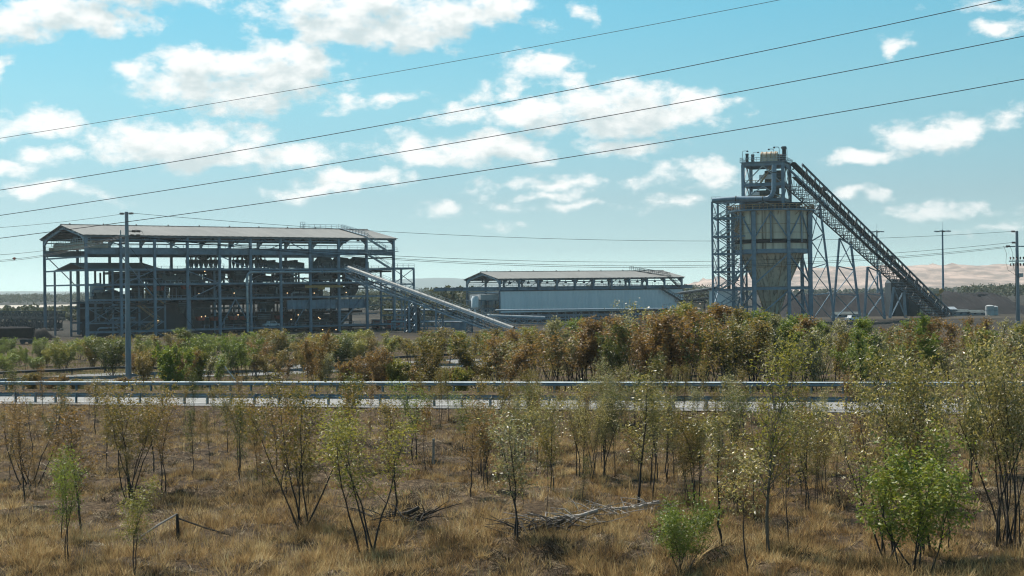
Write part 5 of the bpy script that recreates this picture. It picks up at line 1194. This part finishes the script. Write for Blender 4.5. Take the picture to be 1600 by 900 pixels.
# (base px, base py, top py, prototype, colour, width factor, label)
FT = [(52, 758, 612, 'bare', 'rust', 1.25, 'fan shaped nearly bare sapling with dark stems at the far left'),
 (103, 880, 716, 'slim2', 'lime', 1.0, 'slender sapling with a bright green crown at lower left'),
 (96, 842, 730, 'twig', 'lime', 1.2, 'thin leafy stem just left of the bright green sapling'),
 (127, 840, 648, 'slim1', 'rust', 1.2, 'tall thin brown leaved sapling behind the bright green one at lower left'),
 (205, 778, 598, 'multi', 'olive', 1.2, 'dense clump of dark multi stemmed saplings below the left power pole'),
 (213, 898, 762, 'slim2', 'yellow', 1.3, 'yellow green sapling at the bottom edge below the dark clump'),
 (258, 772, 630, 'slim2', 'rust', 1.1, 'brown leaved sapling right of the dark clump'),
 (299, 745, 645, 'slim1', 'dark', .9, 'small dark green sapling left of the fallen fence'),
 (372, 745, 612, 'slim2', 'olive', 1.1, 'twin stemmed olive sapling under the guardrail left of centre'),
 (378, 760, 640, 'slim1', 'dark', .8, 'dark slim sapling touching the olive twin stem'),
 (474, 828, 596, 'fan1', 'olive', 1.0, 'open vase shaped sapling with a forked dark trunk left of centre'),
 (574, 870, 640, 'fan2', 'yellow', 1.15, 'vase shaped sapling with many upright stems and yellowish leaves'),
 (612, 818, 640, 'slim1', 'olive', 1.1, 'thin sapling right behind the yellowish vase shaped one'),
 (644, 720, 606, 'slim2', 'green', 1.35, 'green sapling just below the guardrail left of the centre'),
 (664, 740, 640, 'twig', 'rust', 1.0, 'short brown twiggy sapling beside the grey stump post'),
 (724, 712, 622, 'slim2', 'green', 1.3, 'small green twin sapling below the guardrail near the centre'),
 (757, 766, 640, 'slim2', 'rust', 1.2, 'rusty leaved sapling left of the centre'),
 (807, 846, 655, 'slim2', 'grey', 1.4, 'spreading grey leaved sapling on a single thin dark stem in the centre'),
 (864, 772, 628, 'slim2', 'pale', 1.1, 'pale leaved slim sapling right of the centre'),
 (905, 745, 610, 'slim2', 'pale', 1.1, 'pale sapling in the group below the guardrail right of centre'),
 (945, 742, 594, 'full1', 'grey', .8, 'dense grey green sapling overlapping the guardrail right of centre'),
 (925, 750, 620, 'multi', 'pale', .8, 'many stemmed pale sapling before the grey green one'),
 (998, 790, 596, 'slim1', 'pale', 1.25, 'tall pale sapling crossing the guardrail above the dead branches'),
 (1062, 898, 788, 'bush', 'green', 1.2, 'dark green bush at the bottom edge right of centre'),
 (1083, 792, 650, 'slim2', 'olive', 1.2, 'olive sapling above the dark green bottom bush'),
 (1133, 855, 660, 'slim1', 'pale', 1.3, 'pale sapling left of the tall yellow green tree'),
 (1165, 899, 720, 'twig', 'pale', 1.2, 'thin pale twig sapling at the bottom edge left of the tall yellow green tree'),
 (1202, 866, 550, 'full2', 'yellow', .85, 'tall yellow green tree with one grey trunk hiding the guardrail'),
 (1232, 852, 690, 'twig', 'olive', 1.1, 'thin stem just right of the tall yellow green tree'),
 (1285, 768, 660, 'slim2', 'olive', 1.1, 'olive sapling between the two big right hand trees'),
 (1310, 790, 680, 'twig', 'pale', 1.1, 'weak pale sapling in the straw grass at right'),
 (1387, 872, 600, 'fan1', 'pale', .9, 'pale open sapling left of the large glinting tree'),
 (1440, 862, 535, 'full1', 'pale', .92, 'large tree with glinting pale leaves at right'),
 (1432, 900, 706, 'bush', 'lime', 1.25, 'broad bright green bush at lower right before the large pale tree'),
 (1478, 862, 700, 'slim1', 'green', .9, 'slim green stem right of the bright green bush'),
 (1517, 765, 612, 'full1', 'dark', .6, 'dark green tree standing behind at right'),
 (1562, 850, 560, 'fan2', 'pale', .8, 'pale tree with several thin dark stems by the right edge'),
 (1583, 852, 522, 'multi', 'pale', .8, 'tall pale leaved many stemmed tree at the right edge')]
for i, (px, py, yt, k, col, sx, lab) in enumerate(FT):
    g = gpt(px, py); u, v = uv(px, yt); Ht = CZ-v*g.y/F-g.z
    tree(PR[k], col, g, Ht*1.03, random.uniform(0, 6.28), lab, 'sapling' if k != 'bush' else 'bush', None, 'gum_sapling' if k != 'bush' else 'green_bush', sx)
# thin fillers in the grass
rr = random.Random(5); ks = ['twig', 'slim1', 'slim2', 'twig', 'twig', 'slim1']; cl = ['rust', 'olive', 'pale', 'olive', 'dark', 'grey']
cnt = 0
while cnt < 245:
    px = rr.uniform(-200, 1800); py = 655+(rr.random()**1.3)*150
    if rr.random() < .38: px = rr.uniform(780, 1660)
    g = gpt(px, py); k = rr.choice(ks); col = rr.choice(cl if px > 700 else ['rust', 'olive', 'olive', 'dark', 'rust']); Ht = rr.uniform(1.6, 3.6)
    side_ = 'left' if px < 530 else ('middle' if px < 1060 else 'right')
    tree(PR[k], col, g, Ht, rr.uniform(0, 6.28), f'thin {dict(rust="rusty brown", olive="olive", pale="pale leaved", dark="dark leaved", grey="grey leaved")[col]} scrub sapling in the dry grass, {side_} of the foreground', 'sapling', f'{col} scrub saplings in the foreground grass, {side_}', 'scrub_sapling', rr.uniform(.8, 1.3)); cnt += 1
# scrub belt behind the road
MID = dict(ll=.20, lw=.085, twl=.55)
m1 = proto('m1', 21, B_, H=6, nst=4, fan=.16, cb=.40, nbr=12, ntw=8, nlf=8, spread=1.2, r0=.07, **MID)
m2 = proto('m2', 22, B_, H=6, nst=3, fan=.14, cb=.34, nbr=13, ntw=8, nlf=9, spread=1.35, r0=.07, **MID)
m3 = proto('m3', 23, B_, H=5, nst=6, fan=.3, cb=.25, nbr=10, ntw=8, nlf=9, spread=1.2, r0=.055, **MID)
m4 = proto('m4', 24, B_, H=6, nst=1, fan=.1, cb=.38, nbr=26, ntw=8, nlf=9, spread=1.2, r0=.08, **MID)
m5 = proto('m5', 25, B_, H=3, nst=7, fan=.6, cb=.1, nbr=9, ntw=8, nlf=14, spread=.85, r0=.035, ll=.17, lw=.08, twl=.4)
m6 = proto('m6', 26, B_, H=6, nst=5, fan=.12, cb=.45, nbr=9, ntw=4, nlf=5, spread=1.0, r0=.06, **MID)
MP = [m1, m2, m3, m4, m5, m6]
cn = dict(rust='rusty brown', olive='olive', green='mid green', lime='bright green', grey='grey green', dark='dark green', yellow='yellow green')
def place(px, D, top, kk, col, sx, lab=None, group=None):
    u, _ = uv(px, 550); x = u*D/F; z0 = zg(x, D); uu, v = uv(px, top); Ht = max(1.2, CZ-v*D/F-z0)
    tree(MP[kk], col, (x, D, z0-.05), Ht, random.uniform(0, 6.28), lab, 'tree' if kk != 4 else 'shrub', group, 'scrub_tree' if kk != 4 else 'shrub', sx)
def drail(px, q=11.4):   # depth of a line parallel to the road at a pixel
    u, _ = uv(px, 600); D0_ = 87+q/CQ; return D0_/(1-KR*u/F)
SP = [(268, 8, 541, 4, 'lime', .85, 'bright green rounded shrub behind the guardrail right of the left power pole'),
 (300, 20, 545, 4, 'yellow', 1.0, 'yellow green shrub right of the bright green rounded one'),
 (487, 6, 518, 1, 'rust', .75, 'tall rusty brown tree behind the far guardrail left of centre'),
 (1095, 24, 512, 1, 'lime', .9, 'green crowned tree in the brown scrub left of the silo'),
 (1375, 20, 505, 3, 'lime', 1.25, 'broad bright green tree in the scrub below the conveyor gallery'),
 (1345, 14, 540, 2, 'green', 1.1, 'mid green low tree left of the broad bright green tree'),
 (620, 8, 562, 4, 'yellow', 1.0, 'round yellow green shrub behind the guardrail near the centre'),
 (716, 5, 575, 4, 'yellow', .8, 'small yellow green shrub behind the guardrail just left of centre'),
 (675, 9, 530, 2, 'olive', .9, 'thin dark stemmed tree in front of the haul track near the centre'),
 (592, 7, 545, 2, 'rust', .9, 'orange brown tree in front of the haul track'),
 (1408, 12, 500, 5, 'rust', .8, 'sparse brown tree right of the broad bright green tree'),
 (1005, 40, 472, 5, 'grey', 1.3, 'tall thin nearly bare grey tree in front of the clad shed')]
for px, dq, top, kk, col, sx, lab in SP: place(px, drail(px)+dq, top, kk, col, sx, lab)
# rows: (px range, extra depth range, top y range, colours, prototypes, count)
ROWS = [(-100, 240, 48, 105, 526, 542, ['green', 'olive', 'yellow', 'green'], [1, 2, 2], 13, 'beside the left end of the haul track'),
 (-60, 200, 3, 12, 572, 594, ['rust', 'rust', 'olive', 'yellow'], [2, 4, 4], 9, 'in front of the haul track at far left'),
 (-140, 540, 62, 150, 508, 532, ['green', 'olive', 'green', 'dark', 'yellow', 'yellow', 'grey', 'lime'], [1, 2, 2, 3], 68, 'between the haul track and the left plant'),
 (210, 520, 6, 58, 522, 560, ['green', 'olive', 'grey', 'rust', 'olive'], [1, 2, 2, 4], 28, 'behind the guardrail right of the left pole'),
 (500, 780, 75, 150, 506, 528, ['green', 'green', 'olive', 'grey', 'yellow'], [1, 2, 2, 3], 32, 'below the sloping conveyor'),
 (500, 740, 4, 40, 550, 580, ['rust', 'olive', 'yellow'], [2, 4, 5], 9, 'in front of the haul track near the centre'),
 (735, 1190, 5, 22, 498, 530, ['rust', 'olive', 'olive', 'rust', 'grey', 'dark'], [0, 1, 5, 0, 5], 36, 'in the brown belt behind the road at centre right'),
 (735, 1190, 24, 75, 492, 512, ['rust', 'olive', 'green', 'rust', 'yellow', 'grey'], [0, 1, 1, 3], 32, 'deeper in the brown belt at centre right'),
 (1060, 1280, 30, 80, 484, 500, ['rust', 'olive', 'green', 'yellow'], [0, 1, 3], 14, 'at the foot of the silo'),
 (1190, 1800, 8, 26, 500, 530, ['olive', 'grey', 'green', 'rust', 'grey'], [0, 1, 5, 3], 34, 'in the belt behind the road at right'),
 (1190, 1800, 28, 80, 496, 512, ['rust', 'olive', 'yellow', 'grey', 'green'], [0, 1, 3], 32, 'below the conveyor gallery')]
rr = random.Random(21)
for x0, x1, q0, q1, t0_, t1_, cols, ks, n, where in ROWS:
    for i in range(n):
        px = x0+(x1-x0)*(i+rr.random())/n; D = drail(px)+rr.uniform(q0 if px > 230 or q0 < 60 else 42, q1 if px > 230 or q0 < 60 else 110); col = rr.choice(cols); kk = rr.choice(ks)
        if kk == 4 and t0_ < 530: kk = 1
        k_ = 'bushy shrub' if kk == 4 else ('thin nearly bare tree' if kk == 5 else 'scrubby tree')
        tl = rr.uniform(t0_, t1_)
        if px > 730 and q0 > 3 and t0_ > 480: tl = float(np.interp(px, [735, 800, 850, 1000, 1060, 1110, 1200, 1300, 1380, 1450, 1550, 1700], [516, 514, 502, 494, 480, 480, 488, 502, 506, 497, 500, 498]))+rr.uniform(0, 30)*(1 if q0 < 20 else .4)
        if px < 735 and q0 > 60: tl = float(np.interp(px, [-40, 60, 95, 200, 260, 330, 420, 500, 560, 620, 700, 740], [540, 538, 524, 520, 508, 520, 512, 520, 515, 520, 512, 520]))+rr.uniform(0, 20)
        place(px, D, tl, kk, col, rr.uniform(.7, 1.35)*(1.5 if q0 > 60 and t0_ > 500 else 1.1), f'{cn[col]} {k_} {where}', f'{cn[col]} {k_}s {where}')
# far wood: one mass
def wood(name, regions, per, m_, seed):
    r = np.random.default_rng(seed); out = []
    for (p0, p1, D0, D1_, n, h0, h1) in regions:
        px = r.uniform(p0, p1, n); D = 1/(r.uniform(1/D1_, 1/D0, n)); h = r.uniform(h0, h1, n)
        X = (px-800)/F*D
        for k in range(n):
            c = r.normal(size=(per, 3)); c /= np.linalg.norm(c, axis=1)[:, None]; c *= r.uniform(.5, 1, (per, 1)); w_ = h[k]*.42
            out.append(np.stack([X[k]+c[:, 0]*w_, D[k]+c[:, 1]*w_, h[k]*.58+c[:, 2]*h[k]*.45], 1))
    Pn = np.concatenate(out); n = len(Pn); a = r.normal(size=(n, 3)); a /= np.linalg.norm(a, axis=1)[:, None]; b_ = np.cross(a, r.normal(size=(n, 3))); b_ /= np.linalg.norm(b_, axis=1)[:, None]
    s_ = r.uniform(.5, 1.4, n)[:, None]; V = np.stack([Pn-a*s_, Pn+b_*s_*.7, Pn+a*s_, Pn-b_*s_*.7], 1).reshape(-1, 3)
    o = bpy.data.objects.new(name, mesh_np(name, V, np.arange(n*4).reshape(-1, 4), [m_])); C.objects.link(o); return o
o = wood('far_woodland', [(-120, 150, 560, 760, 150, 3, 6.5), (-120, 160, 1500, 3200, 600, 8, 13), (560, 1120, 700, 1100, 520, 7, 11), (560, 1120, 1200, 3200, 700, 8, 14), (680, 745, 560, 640, 50, 10, 13), (1500, 1700, 1000, 1300, 120, 7, 11), (600, 760, 480, 560, 60, 3, 7), (1130, 1700, 1500, 2150, 420, 3, 6), (150, 560, 1200, 3000, 400, 8, 14)], 46, LEAF['far'], 3)
tag(o, 'hazy grey green woodland stretching to the horizon behind the works', 'woodland', kind='stuff')
o = sheet('field', np.linspace(P(-200, 450, 1300).x, P(120, 450, 1300).x, 6), np.linspace(1080, 1460, 5), lambda x, y: x*0+.15, M['field'])

# ------------------------------------------------------------------ grass and litter
def blades(name, n_t, per, region, hgt, wid, spread, m_, label, seed, dens=None, flat=0.0, cat='grass'):
    r = np.random.default_rng(seed); cx, cy = region(r, n_t)
    if dens is not None: keep = r.random(len(cx)) < dens(cx, cy); cx, cy = cx[keep], cy[keep]
    n = len(cx); sc = r.uniform(.45, 1.35, n)**1.3
    X = np.repeat(cx, per); Y = np.repeat(cy, per); S = np.repeat(sc, per); N_ = len(X)
    a = r.uniform(0, 6.283, N_); rad = r.random(N_)**.6*spread*S; X = X+np.cos(a)*rad; Y = Y+np.sin(a)*rad
    Z0 = zground(X, Y)-.02; H_ = hgt*S*r.uniform(.5, 1.2, N_); ln_ = r.uniform(.2, 1.25, N_)+flat; a2 = a+r.normal(size=N_)*.9
    w2 = wid*r.uniform(.6, 1.4, N_); wa = r.uniform(0, 3.1416, N_)
    B0 = np.stack([X-np.cos(wa)*w2, Y-np.sin(wa)*w2, Z0], 1); B1 = np.stack([X+np.cos(wa)*w2, Y+np.sin(wa)*w2, Z0], 1)
    zt_ = H_/(1+ln_*ln_*.8)
    T = np.stack([X+np.cos(a2)*H_*ln_*.8, Y+np.sin(a2)*H_*ln_*.8, Z0+zt_+.02], 1)
    V = np.stack([B0, B1, T], 1).reshape(-1, 3)
    o = bpy.data.objects.new(name, mesh_np(name, V, np.arange(N_*3).reshape(-1, 3), [m_])); C.objects.link(o); return tag(o, label, cat, kind='stuff')
def reg(q0, q1, D0, D1_, e=1.8):
    def f(r, n):
        D = (r.uniform(D0**(2-e), D1_**(2-e), n))**(1/(2-e)); x = D*r.uniform(-.47, .47, n); q = qroad(x, D); k = (q > q0) & (q < q1); return x[k], D[k]
    return f
def nz(x, y, s=1.0, ph=0):
    v = 0
    for k in range(6): v = v+np.sin(x*s*(.5+.35*k)*math.cos(k*1.7+ph)+y*s*(.5+.35*k)*math.sin(k*1.7+ph)+k*2.1+ph*3)
    return v/6
blades('dark_scrub', 19000, 28, reg(-80, -1.6, 33, 118), .36, .012, .36, M['scrub'], 'low dark dead scrub and forbs in patches over the foreground', 41, lambda x, y: np.clip(.32+nz(x, y, .5, 2.2)*2.6+nz(x, y, 1.5, 1.1)*1.2, .04, 1), flat=.5)
blades('dry_grass', 24000, 32, reg(-80, -1.6, 33, 118), .33, .010, .24, M['grass'], 'dry golden brown grass covering the foreground slope', 31, lambda x, y: np.clip(.48+nz(x, y, .35)*1.7+nz(x, y, 1.3, .7)*2.2, .03, 1))
blades('tall_dry_grass', 7600, 44, reg(-80, -2.5, 33, 104), .62, .0095, .30, M['grass'], 'taller straw grass tussocks scattered over the foreground', 33, lambda x, y: np.clip(.32+nz(x, y, .22, 1.3)*1.6+nz(x, y, 1.1, .2)*1.6, .03, 1))
blades('dead_litter', 9000, 24, reg(-80, -1.2, 33, 115), .30, .012, .5, M['litter'], 'grey dead stems and litter lying in the foreground', 35, lambda x, y: np.clip(.55-nz(x, y, .35)*1.8, .08, 1), flat=1.2)
blades('belt_grass', 9000, 16, reg(12.8, 190, 95, 330, 1.2), .62, .035, .7, M['midgrass'], 'dry and olive grass under the scrub behind the road', 37)
blades('far_verge_grass', 3500, 20, reg(8.0, 13.5, 80, 150, 1.0), .36, .016, .3, M['midgrass'], 'brown grass strip around the far guardrail', 43)
blades('verge_grass', 1500, 26, reg(-3.2, -.7, 70, 125, 1.0), .40, .010, .22, M['grass'], 'tufts of dry grass along the near road edge', 39, lambda x, y: np.clip(.4+nz(x, y, .8)*1.2, .05, 1))
# fallen branches and the broken fence
def branches(label, px, py, n, L, m_, seed, name='dead_branches', spread=1.6):
    g = gpt(px, py); r = random.Random(seed); t = thing(name, label, 'dead branch', g)
    b = MB(); b.tube([(-L*.5, 0, .12), (-L*.1, .1, .22), (L*.25, 0, .3), (L*.5, -.1, .5)], [.03, .06, .075, .07], 8); b.build('log', m_, t)
    b = MB()
    for k in range(n):
        p = Vector((r.uniform(-spread, spread)*L/3, r.uniform(-.6, .6), r.uniform(.02, .2))); q = p+Vector((r.uniform(-1, 1)*1.4, r.uniform(-.8, .8), r.uniform(0, .5))); mid = p.lerp(q, .5)+Vector((0, 0, r.uniform(-.1, .2))); b.tube([p, mid, q], [.03, .02, .008], 5)
    b.build('twigs', m_, t)
branches('pile of bleached dead branches with a forked log right of the centre', 965, 806, 50, 3.0, M['deadwood'], 4)
branches('small heap of grey dead sticks left of the bleached branch pile', 880, 820, 30, 2.4, M['deadwood'], 9, spread=1.2)
branches('low dark dead brush below the vase shaped sapling', 620, 815, 40, 1.6, M['bark'], 14, spread=2)
branches('dark dead brush heap in the centre foreground', 850, 835, 46, 1.4, M['bark'], 18, spread=2)
t = thing('fallen_fence_post', 'dark leaning post with two fallen poles in the grass at lower left', 'fence post', gpt(279, 846)); 
b = MB(); g = gpt(279, 846); hp = P(277, 803, g.y)-g; b.tube([(0, 0, -.1), hp], [.07, .05], 7); b.build('post', M['bark'], t)
e1 = gpt(221, 840)-g; b = MB(); b.tube([hp, hp.lerp(e1, .5)+Vector((0, 0, .05)), e1+Vector((0, 0, .05))], [.035, .04, .03], 6); b.build('pole', M['deadwood'], t)
e2 = gpt(365, 840)-g; b = MB(); b.tube([hp*.85, (hp*.85).lerp(e2, .5), e2+Vector((0, 0, .05))], [.03, .035, .02], 6); b.build('pole', M['bark'], t)

# ------------------------------------------------------------------ haze: one box of pale even air round everything
hz = MB(); hz.bb((-6200, -200, -14), (6200, 10400, 130)); hm_ = bpy.data.materials.new('pale_air'); hm_.use_nodes = True; t = hm_.node_tree; t.nodes.clear()
vo = N(t, 'ShaderNodeVolumePrincipled'); vo.inputs['Color'].default_value = (.84, .95, .98, 1); vo.inputs['Density'].default_value = .00009; vo.inputs['Anisotropy'].default_value = 0.4
mo = N(t, 'ShaderNodeOutputMaterial'); link(t, vo.outputs[0], mo.inputs['Volume'])
o = hz.build('haze', hm_); tag(o, 'pale blue air thickening towards the horizon', 'haze', kind='stuff')
